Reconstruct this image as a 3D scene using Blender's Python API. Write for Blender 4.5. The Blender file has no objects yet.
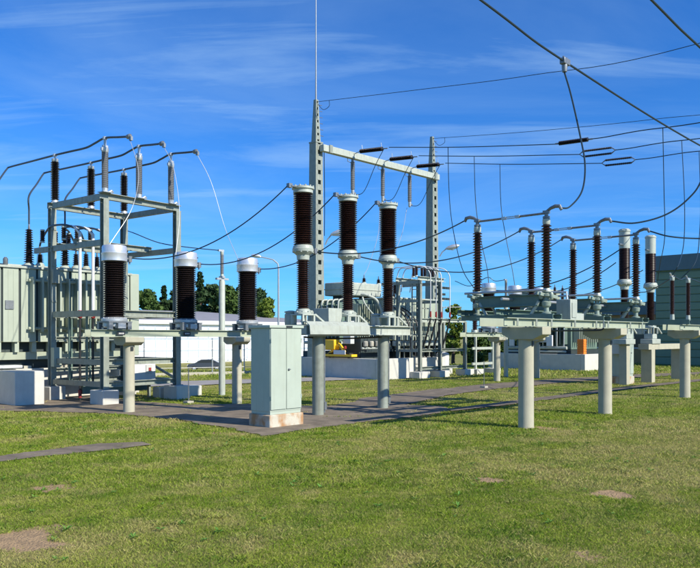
import bpy, math, random
import numpy as np
from mathutils import Vector, Matrix
random.seed(7)
rng = np.random.default_rng(11)
R = math.radians
scene = bpy.context.scene
COL = scene.collection

# ------------------------------------------------------------------ camera, sky, sun, exposure
EYE, FPX, HOR = 1.8, 750.0, 337.0
cam = bpy.data.cameras.new('camera'); camo = bpy.data.objects.new('camera', cam); COL.objects.link(camo)
camo.location = (0, 0, EYE); camo.rotation_euler = (R(90), 0, 0)
cam.sensor_width = 36; cam.lens = 36*FPX/700; cam.shift_y = (HOR-284)/700
cam.clip_start = 0.1; cam.clip_end = 20000
scene.camera = camo

SUN_EL, SUN_DIR = 35, Vector((0.83, -0.56, 0)).normalized()
world = bpy.data.worlds.new('World'); scene.world = world; world.use_nodes = True
wn, wl = world.node_tree.nodes, world.node_tree.links
wn.clear()
def wnode(t, **k):
    n = wn.new(t)
    for a, b in k.items(): setattr(n, a, b)
    return n
sky = wnode('ShaderNodeTexSky', sky_type='NISHITA', sun_disc=False)
sky.sun_elevation = R(SUN_EL); sky.sun_rotation = math.atan2(SUN_DIR.x, SUN_DIR.y)
sky.altitude = 200; sky.air_density = 1.0; sky.dust_density = 0.1; sky.ozone_density = 1.6
hsv = wnode('ShaderNodeMix', data_type='RGBA', blend_type='MULTIPLY'); hsv.inputs[0].default_value = 1.0
wl.new(sky.outputs[0], hsv.inputs[6]); hsv.inputs[7].default_value = (0.34, 1.02, 2.00, 1)
tc = wnode('ShaderNodeTexCoord')
sep = wnode('ShaderNodeSeparateXYZ'); wl.new(tc.outputs['Generated'], sep.inputs[0])
def math_n(op, a, b=None, clamp=False):
    n = wnode('ShaderNodeMath', operation=op, use_clamp=clamp)
    for i, v in enumerate((a, b)):
        if v is None: continue
        if isinstance(v, (int, float)): n.inputs[i].default_value = v
        else: wl.new(v, n.inputs[i])
    return n.outputs[0]
den = math_n('ADD', math_n('MAXIMUM', sep.outputs[2], 0.0), 0.12)
cx_, cy_ = math_n('DIVIDE', sep.outputs[0], den), math_n('DIVIDE', sep.outputs[1], den)
cmb = wnode('ShaderNodeCombineXYZ'); wl.new(cx_, cmb.inputs[0]); wl.new(cy_, cmb.inputs[1])
def cloud(scale, stretch, rot, lo, hi, loc):
    mp = wnode('ShaderNodeMapping'); mp.inputs['Rotation'].default_value = (0, 0, R(rot)); mp.inputs['Scale'].default_value = (1, stretch, 1)
    mp.inputs['Location'].default_value = loc
    wl.new(cmb.outputs[0], mp.inputs[0])
    nz = wnode('ShaderNodeTexNoise'); nz.inputs['Scale'].default_value = scale; nz.inputs['Detail'].default_value = 9
    nz.inputs['Roughness'].default_value = 0.60; nz.inputs['Distortion'].default_value = 0.6
    wl.new(mp.outputs[0], nz.inputs['Vector'])
    mr = wnode('ShaderNodeMapRange', clamp=True); mr.inputs[1].default_value = lo; mr.inputs[2].default_value = hi
    wl.new(nz.outputs[0], mr.inputs[0]); return mr.outputs[0]
c1 = cloud(0.55, 1.7, 14, 0.44, 0.80, (0.7, 0.2, 0))
c2 = cloud(0.62, 4.2, -9, 0.52, 0.76, (3.1, 1.5, 0))
cf = math_n('ADD', math_n('MULTIPLY', c1, 0.30), math_n('MULTIPLY', c2, 0.46), True)
mix = wnode('ShaderNodeMix', data_type='RGBA'); wl.new(cf, mix.inputs[0]); wl.new(hsv.outputs[2], mix.inputs[6])
mix.inputs[7].default_value = (5.6, 8.6, 12.0, 1)
bg = wnode('ShaderNodeBackground'); bg.inputs[1].default_value = 0.067; wl.new(mix.outputs[2], bg.inputs[0])
wo = wnode('ShaderNodeOutputWorld'); wl.new(bg.outputs[0], wo.inputs[0])

sl = bpy.data.lights.new('sun', 'SUN'); sl.energy = 5.0; sl.angle = R(0.55); sl.color = (1.0, 0.93, 0.80)
so = bpy.data.objects.new('sun', sl); COL.objects.link(so)
sv = Vector((SUN_DIR.x*math.cos(R(SUN_EL)), SUN_DIR.y*math.cos(R(SUN_EL)), math.sin(R(SUN_EL))))
so.rotation_euler = sv.to_track_quat('Z', 'Y').to_euler()
vs = scene.view_settings
vs.view_transform = 'Standard'; vs.look = 'None'; vs.gamma = 1; vs.use_curve_mapping = False; vs.exposure = 0.38

# ------------------------------------------------------------------ places: the site's own axes and reading the photograph
U = Vector((0.6875, 0.7262, 0)).normalized()      # along the rows of equipment (to the right and away)
V = Vector((-U.y, U.x, 0))                        # across the rows (to the left and away)
SITE = math.atan2(U.y, U.x)
def at(px, py, Y): return Vector(((px-350)/FPX*Y, Y, EYE+(HOR-py)/FPX*Y))
def gnd(px, py):
    Y = EYE*FPX/(py-HOR); return Vector(((px-350)/FPX*Y, Y, 0))
def uv(p0, u=0, v=0, z=0): return Vector(p0)+U*u+V*v+Vector((0, 0, z))
def smooth(t):
    t = np.clip(t, 0, 1); return t*t*(3-2*t)
FEN0 = gnd(179, 375.4); FEND = (gnd(251, 373.6)-FEN0).normalized(); FENN = Vector((-FEND.y, FEND.x, 0))
def terrain(x, y):
    n = (x-FEN0.x)*FENN.x+(y-FEN0.y)*FENN.y
    return -2.35*smooth((n-2)/38.0)

# ------------------------------------------------------------------ materials
MATS = {}
def mat(name, col, rough=0.6, metal=0.0, var=0.12, scale=3.0, bump=0.0, bscale=40.0, streak=0.0, stain=None, spec=0.5, coat=0.0):
    m = bpy.data.materials.new(name); m.use_nodes = True; MATS[name] = m
    n, l = m.node_tree.nodes, m.node_tree.links
    b = n['Principled BSDF']; b.inputs['Roughness'].default_value = rough; b.inputs['Metallic'].default_value = metal
    b.inputs['Specular IOR Level'].default_value = spec; b.inputs['Coat Weight'].default_value = coat
    t = n.new('ShaderNodeTexCoord'); geo = n.new('ShaderNodeNewGeometry'); oi = n.new('ShaderNodeObjectInfo')
    nz = n.new('ShaderNodeTexNoise'); nz.inputs['Scale'].default_value = scale; nz.inputs['Detail'].default_value = 7; nz.inputs['Roughness'].default_value = 0.65
    l.new(geo.outputs['Position'], nz.inputs['Vector'])
    mr = n.new('ShaderNodeMapRange'); mr.inputs[1].default_value = 0.25; mr.inputs[2].default_value = 0.75
    mr.inputs[3].default_value = 1-var; mr.inputs[4].default_value = 1+var; l.new(nz.outputs[0], mr.inputs[0])
    rn = n.new('ShaderNodeMapRange'); rn.inputs[3].default_value = 1-var*0.35; rn.inputs[4].default_value = 1+var*0.35; l.new(oi.outputs['Random'], rn.inputs[0])
    mu = n.new('ShaderNodeMath'); mu.operation = 'MULTIPLY'; l.new(mr.outputs[0], mu.inputs[0]); l.new(rn.outputs[0], mu.inputs[1])
    sc = n.new('ShaderNodeVectorMath'); sc.operation = 'SCALE'; sc.inputs[0].default_value = col; l.new(mu.outputs[0], sc.inputs['Scale'])
    out = sc.outputs[0]
    if streak:
        mp = n.new('ShaderNodeMapping'); mp.inputs['Scale'].default_value = (14, 14, 0.9) if streak < 0.8 else (5, 5, 3.5); l.new(geo.outputs['Position'], mp.inputs[0])
        n2 = n.new('ShaderNodeTexNoise'); n2.inputs['Scale'].default_value = 1.0; n2.inputs['Detail'].default_value = 5; l.new(mp.outputs[0], n2.inputs['Vector'])
        r2 = n.new('ShaderNodeMapRange'); r2.inputs[1].default_value = 0.52 if streak < 0.8 else 0.40; r2.inputs[2].default_value = 0.75 if streak < 0.8 else 0.62; r2.inputs[4].default_value = streak; l.new(n2.outputs[0], r2.inputs[0])
        mx = n.new('ShaderNodeMix'); mx.data_type = 'RGBA'; l.new(r2.outputs[0], mx.inputs[0]); l.new(out, mx.inputs[6])
        mx.inputs[7].default_value = (*(stain or tuple(c*0.45 for c in col)), 1); out = mx.outputs[2]
    l.new(out, b.inputs['Base Color'])
    if bump:
        n3 = n.new('ShaderNodeTexNoise'); n3.inputs['Scale'].default_value = bscale; n3.inputs['Detail'].default_value = 6; l.new(geo.outputs['Position'], n3.inputs['Vector'])
        bp = n.new('ShaderNodeBump'); bp.inputs['Strength'].default_value = bump; bp.inputs['Distance'].default_value = 0.02; l.new(n3.outputs[0], bp.inputs['Height'])
        l.new(bp.outputs[0], b.inputs['Normal'])
    return m
mat('paint_green', (0.34, 0.38, 0.285), 0.5, var=0.10, streak=0.25, stain=(0.26, 0.29, 0.23))
mat('paint_panel', (0.37, 0.42, 0.335), 0.5, var=0.07, streak=0.22, stain=(0.33, 0.37, 0.29))
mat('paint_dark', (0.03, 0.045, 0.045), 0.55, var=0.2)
mat('paint_slate', (0.125, 0.19, 0.155), 0.5, var=0.15, streak=0.2)
mat('steel', (0.265, 0.295, 0.25), 0.5, metal=0.1, var=0.22, scale=7, streak=0.55, stain=(0.17, 0.16, 0.11))
mat('galvanised', (0.50, 0.52, 0.52), 0.42, metal=0.55, var=0.18, scale=12)
mat('switch_casting', (0.27, 0.33, 0.27), 0.45, metal=0.2, var=0.2, scale=9, streak=0.3)
mat('pale_steel', (0.40, 0.44, 0.385), 0.5, var=0.14, scale=6, streak=0.45, stain=(0.24, 0.23, 0.17))
mat('cabinet_paint', (0.40, 0.46, 0.39), 0.42, var=0.07, streak=0.28, stain=(0.31, 0.33, 0.25))
mat('porcelain', (0.028, 0.013, 0.011), 0.22, var=0.25, scale=6, coat=0.3)
mat('porcelain_black', (0.018, 0.013, 0.013), 0.25, var=0.25, scale=6, coat=0.2)
mat('porcelain_grey', (0.20, 0.21, 0.22), 0.3, var=0.12)
mat('silicone_brown', (0.028, 0.014, 0.012), 0.35, var=0.2)
mat('aluminium', (0.66, 0.68, 0.70), 0.38, metal=0.6, var=0.10, scale=8, streak=0.2, stain=(0.42, 0.43, 0.44))
mat('flange', (0.42, 0.46, 0.40), 0.45, metal=0.1, var=0.12, streak=0.25, stain=(0.30, 0.31, 0.26))
mat('hardware', (0.22, 0.24, 0.25), 0.45, metal=0.6, var=0.25, scale=15)
mat('black_rubber', (0.015, 0.016, 0.018), 0.5)
mat('wire', (0.02, 0.04, 0.055), 0.45, metal=0.2, var=0.1)
mat('wire_bright', (0.42, 0.44, 0.45), 0.4, metal=0.3, var=0.1)
mat('tube_bus', (0.07, 0.09, 0.10), 0.4, metal=0.4, var=0.15)
mat('concrete', (0.43, 0.41, 0.33), 0.85, var=0.12, scale=5, bump=0.3, bscale=60, streak=0.30, stain=(0.30, 0.30, 0.24))
mat('concrete_column', (0.41, 0.395, 0.295), 0.8, var=0.10, scale=4, bump=0.25, bscale=70, streak=0.28, stain=(0.31, 0.33, 0.25))
mat('concrete_white', (0.56, 0.55, 0.49), 0.8, var=0.10, scale=4, bump=0.2, streak=0.22, stain=(0.42, 0.42, 0.36))
mat('concrete_rust', (0.50, 0.47, 0.38), 0.85, var=0.14, bump=0.3, streak=0.85, stain=(0.36, 0.17, 0.05))
mat('red_plastic', (0.30, 0.03, 0.03), 0.5)
mat('yellow_paint', (0.85, 0.50, 0.02), 0.45, var=0.08)
mat('orange_paint', (0.80, 0.22, 0.03), 0.5, var=0.1)
mat('white_paint', (0.66, 0.67, 0.66), 0.5, var=0.06, streak=0.15, stain=(0.5, 0.5, 0.47))
mat('grey_box', (0.52, 0.54, 0.52), 0.5, var=0.06)
mat('sign_dark', (0.03, 0.035, 0.04), 0.4)
mat('sign_light', (0.7, 0.7, 0.68), 0.5)
mat('hall_wall', (0.16, 0.24, 0.165), 0.7, var=0.07, scale=0.6, streak=0.1)
mat('hall_fascia', (0.09, 0.15, 0.17), 0.5, var=0.1)
mat('tan_wall', (0.36, 0.24, 0.10), 0.8, var=0.1)
mat('far_white', (0.78, 0.80, 0.82), 0.5, var=0.04, scale=0.5)
mat('far_pane', (0.60, 0.68, 0.76), 0.25, var=0.06)
mat('far_frame', (0.44, 0.50, 0.58), 0.6)
mat('far_roof', (0.26, 0.26, 0.28), 0.8, var=0.12, scale=0.7)
mat('car_paint', (0.05, 0.065, 0.09), 0.25, var=0.03, coat=0.6)
mat('glass_dark', (0.03, 0.04, 0.05), 0.08)
mat('tyre', (0.02, 0.02, 0.02), 0.8)
mat('bark', (0.09, 0.065, 0.045), 0.9, var=0.3)
mat('asphalt', (0.172, 0.138, 0.098), 0.92, var=0.55, scale=2.2, bump=0.5, bscale=160)
mat('asphalt_light', (0.27, 0.25, 0.23), 0.92, var=0.18, scale=1.5, bump=0.3)
mat('gravel_floor', (0.20, 0.19, 0.17), 0.95, var=0.3, scale=9)

# ------------------------------------------------------------------ mesh building
class MB:
    def __init__(s): s.v, s.f = [], []
    def add(s, vs, fs):
        o = len(s.v); s.v += [tuple(v) for v in vs]; s.f += [tuple(i+o for i in f) for f in fs]; return s
    def box(s, x0, x1, y0, y1, z0, z1):
        return s.add([(x0,y0,z0),(x1,y0,z0),(x1,y1,z0),(x0,y1,z0),(x0,y0,z1),(x1,y0,z1),(x1,y1,z1),(x0,y1,z1)],
                     [(0,3,2,1),(4,5,6,7),(0,1,5,4),(1,2,6,5),(2,3,7,6),(3,0,4,7)])
    def extrude(s, p, q, poly, up=(0,0,1)):
        p, q = Vector(p), Vector(q); d = (q-p).normalized(); up = Vector(up)
        if abs(d.dot(up)) > 0.98: up = Vector((0,1,0))
        a = d.cross(up).normalized(); b = a.cross(d).normalized(); n = len(poly)
        vs = [p+a*x+b*y for x, y in poly]+[q+a*x+b*y for x, y in poly]
        fs = [(i, (i+1) % n, (i+1) % n+n, i+n) for i in range(n)]+[tuple(range(n))[::-1], tuple(range(n, 2*n))]
        return s.add(vs, fs)
    def bar(s, p, q, w, h=None, up=(0,0,1)):
        h = h or w; return s.extrude(p, q, [(-w/2,-h/2),(w/2,-h/2),(w/2,h/2),(-w/2,h/2)], up)
    def channel(s, p, q, w, h, t=0.018, up=(0,0,1), flip=1):
        x0, x1 = -w/2*flip, w/2*flip
        poly = [(x0,-h/2),(x1,-h/2),(x1,-h/2+t),(x0+t*flip,-h/2+t),(x0+t*flip,h/2-t),(x1,h/2-t),(x1,h/2),(x0,h/2)]
        if flip < 0: poly = poly[::-1]
        return s.extrude(p, q, poly, up)
    def hbeam(s, p, q, w, h, t=0.016, up=(0,0,1)):
        poly = [(-w/2,-h/2),(w/2,-h/2),(w/2,-h/2+t),(t/2,-h/2+t),(t/2,h/2-t),(w/2,h/2-t),(w/2,h/2),(-w/2,h/2),(-w/2,h/2-t),(-t/2,h/2-t),(-t/2,-h/2+t),(-w/2,-h/2+t)]
        return s.extrude(p, q, poly, up)
    def tube(s, pts, r, n=8, caps=True):
        pts = [Vector(p) for p in pts]; m = len(pts); rs = r if isinstance(r, (list, tuple)) else [r]*m
        vs, fs = [], []; prev = None
        for i, p in enumerate(pts):
            d = (pts[min(i+1, m-1)]-pts[max(i-1, 0)]).normalized()
            if prev is None:
                a = d.orthogonal().normalized()
            else:
                a = prev-d*prev.dot(d); a = a.normalized() if a.length > 1e-6 else d.orthogonal().normalized()
            prev = a; b = d.cross(a)
            for k in range(n):
                t = 2*math.pi*k/n; vs.append(p+(a*math.cos(t)+b*math.sin(t))*rs[i])
        for i in range(m-1):
            for k in range(n):
                fs.append((i*n+k, i*n+(k+1) % n, (i+1)*n+(k+1) % n, (i+1)*n+k))
        if caps: fs += [tuple(range(n))[::-1], tuple(range((m-1)*n, m*n))]
        return s.add(vs, fs)
    def lathe(s, prof, n=24, c=(0,0,0), axis=None):
        c = Vector(c)
        if axis is None: M = Matrix.Identity(3)
        else: M = Vector(axis).to_track_quat('Z', 'Y').to_matrix()
        vs, fs = [], []; m = len(prof)
        for r, z in prof:
            for k in range(n):
                t = 2*math.pi*k/n; vs.append(c+M@Vector((r*math.cos(t), r*math.sin(t), z)))
        for i in range(m-1):
            for k in range(n):
                fs.append((i*n+k, i*n+(k+1) % n, (i+1)*n+(k+1) % n, (i+1)*n+k))
        fs += [tuple(range(n))[::-1], tuple(range((m-1)*n, m*n))]
        return s.add(vs, fs)
    def mesh(s, name, m):
        me = bpy.data.meshes.new(name); me.from_pydata(s.v, [], s.f); me.update()
        me.polygons.foreach_set('use_smooth', [True]*len(me.polygons))
        me.set_sharp_from_angle(angle=R(32))
        if m: me.materials.append(MATS[m])
        return me
    def build(s, name, m, parent=None, bevel=0, label=None):
        o = bpy.data.objects.new(name, s.mesh(name, m)); COL.objects.link(o)
        if parent: o.parent = parent
        if bevel:
            b = o.modifiers.new('bevel', 'BEVEL'); b.width = bevel; b.segments = 2; b.limit_method = 'ANGLE'; b.angle_limit = R(40)
        if label: o['label'] = label
        return o
def tag(o, label, cat, group=None):
    o['label'] = label; o['category'] = cat
    if group: o['group'] = group
    return o
def thing(name, label, cat, loc=(0,0,0), rot=None, group=None):
    o = bpy.data.objects.new(name, None); COL.objects.link(o); o.empty_display_size = 0.2
    o.location = loc; o.rotation_euler = (0, 0, SITE if rot is None else rot)
    return tag(o, label, cat, group)
def copy_tree(o, parent=None, loc=None, label=None):
    c = o.copy(); COL.objects.link(c)
    if parent: c.parent = parent
    for ch in list(o.children): copy_tree(ch, c)
    if loc is not None: c.location = loc
    if label: c['label'] = label
    return c
def structure(o): o['kind'] = 'structure'; return o
def spline(pts, n=10):
    pts = [Vector(p) for p in pts]; P = [pts[0]*2-pts[1]]+pts+[pts[-1]*2-pts[-2]]; out = []
    for i in range(1, len(P)-2):
        a, b, c, d = P[i-1:i+3]
        for k in range(n):
            t = k/n; out.append(0.5*((2*b)+(c-a)*t+(2*a-5*b+4*c-d)*t*t+(3*b-a-3*c+d)*t**3))
    return out+[pts[-1]]
def sag(p, q, s, n=22):
    p, q = Vector(p), Vector(q)
    return [p.lerp(q, i/n)-Vector((0,0,4*s*(i/n)*(1-i/n))) for i in range(n+1)]
def wire(name, pts, r, m, label, cat='wire', group=None, n=6):
    o = MB().tube(pts, r, n).build(name, m); return tag(o, label, cat, group)
def shed_profile(z0, z1, rc, rs, n, alt=0.0):
    p = [(rc*0.98, z0)]; h = (z1-z0)/n
    for i in range(n):
        z = z0+i*h; r = rs-(alt if i % 2 else 0)
        p += [(rc, z+0.10*h), (rc*1.05, z+0.25*h), (r*0.97, z+0.40*h), (r, z+0.48*h), (r*0.97, z+0.56*h), (rc*1.12, z+0.86*h)]
    p.append((rc*0.98, z1)); return p
def bolts(mb, r, z, n, s=0.018, h=0.03, ph=0.0):
    for k in range(n):
        t = 2*math.pi*(k+ph)/n; x, y = r*math.cos(t), r*math.sin(t)
        mb.lathe([(s, z), (s, z+h)], 6, (x, y, 0))

# ================================================================== GROUND
def vnoise(x, y, seed=0):
    xi, yi = np.floor(x).astype(np.int64), np.floor(y).astype(np.int64); fx, fy = x-xi, y-yi
    def h(a, b):
        n = (a*374761393+b*668265263+seed*974711) & 0xffffffff; n = ((n ^ (n >> 13))*1274126177) & 0xffffffff
        return ((n ^ (n >> 16)) & 0xffff)/65535.0
    sx, sy = fx*fx*(3-2*fx), fy*fy*(3-2*fy)
    return (h(xi,yi)*(1-sx)+h(xi+1,yi)*sx)*(1-sy)+(h(xi,yi+1)*(1-sx)+h(xi+1,yi+1)*sx)*sy
def fbm(x, y, sc, seed=0, o=4):
    s, a, t = 0, 1.0, 0
    for i in range(o):
        s = s+a*vnoise(x*sc, y*sc, seed+i*7); t += a; a *= 0.55; sc *= 2.1
    return s/t
SOIL = [(22, 538, 0.62, 0.20), (55, 527, 0.3, 0.10), (618, 494, 0.28, 0.17), (487, 478, 0.42, 0.2), (592, 493, 0.15, 0.08), (585, 553, 0.16, 0.10), (225, 434, 0.6, 0.3), (547, 428, 0.4, 0.2), (50, 487, 0.5, 0.16), (70, 447, 0.7, 0.25)]
SOILP = [(gnd(a, b), c, d, 1.0 if i in (0, 2, 3) else 0.65) for i, (a, b, c, d) in enumerate(SOIL)]
for a_, b_ in ((526, 427), (605, 412.5), (685, 397.5)): SOILP.append((gnd(a_, b_), 0.34, 0.15, 0.6))
def soil_mask(x, y):
    w = (fbm(x, y, 3.1, 5)-0.5)*1.3; m = np.zeros_like(x)
    for p, a, b, s in SOILP:
        d = np.sqrt(((x-p.x)/a)**2+((y-p.y)/(b*2.2))**2)+w
        m = np.maximum(m, s*smooth((0.95-d)/0.7))
    return m
def dry_mask(x, y):                               # worn, straw-coloured bands in the lawn
    a = x*U.x+y*U.y; b = -x*U.y+y*U.x
    d = fbm(a*0.55, b*1.5, 0.55, 21, 5)*0.62+fbm(x, y, 2.3, 33, 4)*0.38
    return 0.03+0.60*smooth((d-0.385)/0.30)
axis_x = np.unique(np.concatenate([np.linspace(-9, 9, 121), np.linspace(9, 60, 40), np.linspace(-60, -9, 40), np.geomspace(60, 6000, 18), -np.geomspace(60, 6000, 18)]))
axis_y = np.unique(np.concatenate([np.linspace(4.5, 26, 180), np.linspace(26, 140, 70), np.geomspace(140, 9000, 18), np.linspace(-60, 4.5, 20), -np.geomspace(60, 3000, 8)]))
gx, gy = np.meshgrid(axis_x, axis_y); gx, gy = gx.ravel(), gy.ravel()
gz = terrain(gx, gy)+np.where(np.hypot(gx, gy-15) < 14, (fbm(gx, gy, 0.8, 3)-0.5)*0.03-0.012, -0.012)
nx, ny = len(axis_x), len(axis_y)
idx = np.arange(nx*ny).reshape(ny, nx)
quads = np.stack([idx[:-1,:-1], idx[:-1,1:], idx[1:,1:], idx[1:,:-1]], -1).reshape(-1, 4)
gm = bpy.data.meshes.new('ground'); gm.vertices.add(nx*ny); gm.vertices.foreach_set('co', np.stack([gx, gy, gz], 1).ravel())
gm.loops.add(quads.size); gm.loops.foreach_set('vertex_index', quads.ravel()); gm.polygons.add(len(quads))
gm.polygons.foreach_set('loop_start', np.arange(0, quads.size, 4)); gm.polygons.foreach_set('loop_total', np.full(len(quads), 4)); gm.update(); gm.validate()
gm.polygons.foreach_set('use_smooth', np.ones(len(quads), bool))
for nm, arr in (('soil', soil_mask(gx, gy)), ('dry', dry_mask(gx, gy))):
    at_ = gm.attributes.new(nm, 'FLOAT', 'POINT'); at_.data.foreach_set('value', arr.astype(np.float32))
def grass_material(name, blade):
    m = bpy.data.materials.new(name); m.use_nodes = True; n, l = m.node_tree.nodes, m.node_tree.links; MATS[name] = m
    b = n['Principled BSDF']; b.inputs['Roughness'].default_value = 0.75; b.inputs['Specular IOR Level'].default_value = 0.2
    def attr(a):
        q = n.new('ShaderNodeAttribute'); q.attribute_name = a; return q.outputs['Fac']
    def mixc(f, a, c):
        q = n.new('ShaderNodeMix'); q.data_type = 'RGBA'
        l.new(f, q.inputs[0])
        for i, v in ((6, a), (7, c)):
            if isinstance(v, tuple): q.inputs[i].default_value = (*v, 1)
            else: l.new(v, q.inputs[i])
        return q.outputs[2]
    geo = n.new('ShaderNodeNewGeometry')
    def noise(sc, lo, hi, det=5):
        z = n.new('ShaderNodeTexNoise'); z.inputs['Scale'].default_value = sc; z.inputs['Detail'].default_value = det; l.new(geo.outputs['Position'], z.inputs['Vector'])
        r = n.new('ShaderNodeMapRange'); r.inputs[1].default_value = lo; r.inputs[2].default_value = hi; l.new(z.outputs[0], r.inputs[0]); return r.outputs[0]
    if blade:
        g = mixc(noise(1.1, 0.32, 0.68), (0.080, 0.190, 0.010), (0.215, 0.310, 0.022))
        g = mixc(attr('rnd'), g, (0.36, 0.42, 0.06))
        col = mixc(attr('dry'), g, (0.45, 0.40, 0.16))
        tr = n.new('ShaderNodeBsdfTranslucent'); l.new(col, tr.inputs[0]); mx = n.new('ShaderNodeMixShader'); mx.inputs[0].default_value = 0.30
        l.new(col, b.inputs['Base Color']); l.new(b.outputs[0], mx.inputs[1]); l.new(tr.outputs[0], mx.inputs[2]); l.new(mx.outputs[0], n['Material Output'].inputs[0])
    else:
        g = mixc(noise(1.1, 0.32, 0.68), (0.13, 0.185, 0.018), (0.215, 0.255, 0.030))
        g = mixc(noise(28, 0.35, 0.72, 8), g, (0.21, 0.175, 0.06))
        g = mixc(attr('dry'), g, (0.38, 0.31, 0.12))
        s = mixc(noise(9, 0.3, 0.7), (0.47, 0.32, 0.17), (0.31, 0.215, 0.12))
        nn = noise(14, 0.2, 0.8, 8); ad = n.new('ShaderNodeMath'); ad.operation = 'MULTIPLY_ADD'; l.new(nn, ad.inputs[0]); ad.inputs[1].default_value = 0.9; l.new(attr('soil'), ad.inputs[2])
        rr = n.new('ShaderNodeMapRange'); rr.inputs[1].default_value = 0.72; rr.inputs[2].default_value = 1.0; l.new(ad.outputs[0], rr.inputs[0])
        col = mixc(rr.outputs[0], g, s); l.new(col, b.inputs['Base Color'])
        z = n.new('ShaderNodeTexNoise'); z.inputs['Scale'].default_value = 45; z.inputs['Detail'].default_value = 8; l.new(geo.outputs['Position'], z.inputs['Vector'])
        bp = n.new('ShaderNodeBump'); bp.inputs['Strength'].default_value = 0.9; bp.inputs['Distance'].default_value = 0.04; l.new(z.outputs[0], bp.inputs['Height']); l.new(bp.outputs[0], b.inputs['Normal'])
    return m
gm.materials.append(grass_material('lawn_soil', False)); grass_material('grass_blade', True)
go = bpy.data.objects.new('ground', gm); COL.objects.link(go); structure(go)

# paved areas, each a thin sheet with an uneven broken edge
def poly_px(l): return [gnd(a, b) for a, b in l]
def ragged(pts, step=0.12, amp=0.07):
    out = []
    for i, p in enumerate(pts):
        q = pts[(i+1) % len(pts)]; k = max(1, int((q-p).length/step))
        for j in range(k):
            r = p.lerp(q, j/k); ax, ay = np.array([r.x]), np.array([r.y])
            lob = amp*4.5; dx, dy = (float(fbm(ax, ay, 0.9, 301)[0])-0.5)*lob, (float(fbm(ax, ay, 0.9, 317)[0])-0.5)*lob
            out.append(r+Vector((dx+random.uniform(-amp, amp)*.6, dy+random.uniform(-amp, amp)*.6, 0)))
    return out
PAVED = []
def paved(name, pts, m, z, amp=0.085):
    pts = ragged(pts, amp=amp); PAVED.append(np.array([(p.x, p.y) for p in pts]))
    mb = MB(); mb.add([(p.x, p.y, z+float(terrain(p.x, p.y))) for p in pts], [tuple(range(len(pts)))])
    me = mb.mesh(name, m); o = bpy.data.objects.new(name, me); COL.objects.link(o); return structure(o)
pad_near = [(-60,410.5),(40,411.5),(95,413),(150,417),(190,421.5),(222,427),(262,436.5),(303,430.5),(345,424.5),(383,420),(420,416),(455,410.8)]
pad_far = [(442,406),(400,404.5),(360,404),(330,406),(300,406),(262,404),(230,404.5),(190,405),(150,402),(110,398),(60,392),(0,390),(-60,390)]
paved('asphalt_apron', poly_px(pad_near+pad_far), 'asphalt', 0.008)
paved('asphalt_path', poly_px([(336,405.5),(360,399),(400,393.5),(440,389),(490,384),(545,379.8),(640,374.5),(730,371),(730,373),(640,377.5),(560,383),(500,388.5),(455,394.5),(418,401.5),(405,405)]), 'asphalt', 0.012)
paved('cable_duct', poly_px([(448,409.4),(500,402.6),(560,395.2),(640,385.4),(720,377.5),(720,379.3),(640,387.8),(560,398.4),(500,406.2),(452,411.6)]), 'asphalt', 0.016, 0.03)
paved('footpath', poly_px([(-40,466),(0,461.8),(60,455),(110,450),(149,445),(142,442.6),(100,443.8),(50,450),(0,455.6),(-40,460)]), 'asphalt', 0.008, 0.05)
rd = [FEN0+FEND*s+FENN*n_ for s, n_ in ((-14, -5.0), (-6, -4.9), (2, -4.9), (8.0, -4.8), (8.5, -7.3), (2, -7.4), (-6, -7.5), (-14, -7.6))]
paved('service_road', rd, 'asphalt_light', 0.02)
paved('far_road', [Vector((0.5,62,0)), Vector((30,78,0)), Vector((29,82,0)), Vector((-0.5,66,0))], 'asphalt_light', 0.02)

# grass blades, one sheet of real blades
def inside(poly, x, y):
    c = np.zeros(len(x), bool); n = len(poly)
    for i in range(n):
        x1, y1 = poly[i]; x2, y2 = poly[(i+1) % n]
        if y1 == y2: continue
        h = ((y1 > y) != (y2 > y)) & (x < (x2-x1)*(y-y1)/(y2-y1)+x1); c ^= h
    return c
BUND = []                                           # footprints kept free of grass are filled in below
def blades(y0, y1, dens, hgt, wid):
    area = 0.5*(y1*y1-y0*y0)*1.76; N = int(area*dens)
    y = np.sqrt(rng.uniform(y0*y0, y1*y1, N)); x = (rng.uniform(-0.88, 0.88, N))*y
    sel = (np.abs(x) < 0.53*y) | (rng.uniform(0, 1, N) < 0.4); x, y = x[sel], y[sel]; N = len(x)
    sm = soil_mask(x, y); keep = (sm+(fbm(x, y, 11, 401, 3)-0.5)*0.9) < 0.42+0.35*rng.uniform(0, 1, N)
    d = dry_mask(x, y); keep &= rng.uniform(0, 1, N) > d*0.45
    for p in PAVED:
        bx = (x > p[:,0].min()-.1) & (x < p[:,0].max()+.1) & (y > p[:,1].min()-.1) & (y < p[:,1].max()+.1)
        if bx.any():
            ii = np.where(bx)[0]; ins = inside(p, x[ii], y[ii]) & ~((fbm(x[ii], y[ii], 1.9, 201) > 0.66) & (rng.uniform(0, 1, len(ii)) < 0.35)); keep[ii[ins]] = False
    return x[keep], y[keep], d[keep], hgt, wid
sets = [blades(3.8, 9, 7600, 0.023, 0.0020), blades(9, 14, 4200, 0.027, 0.0031), blades(14, 21, 1600, 0.033, 0.0058), blades(21, 34, 600, 0.030, 0.0085), blades(34, 60, 90, 0.075, 0.02)]
VV, DR, RN = [], [], []
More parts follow.
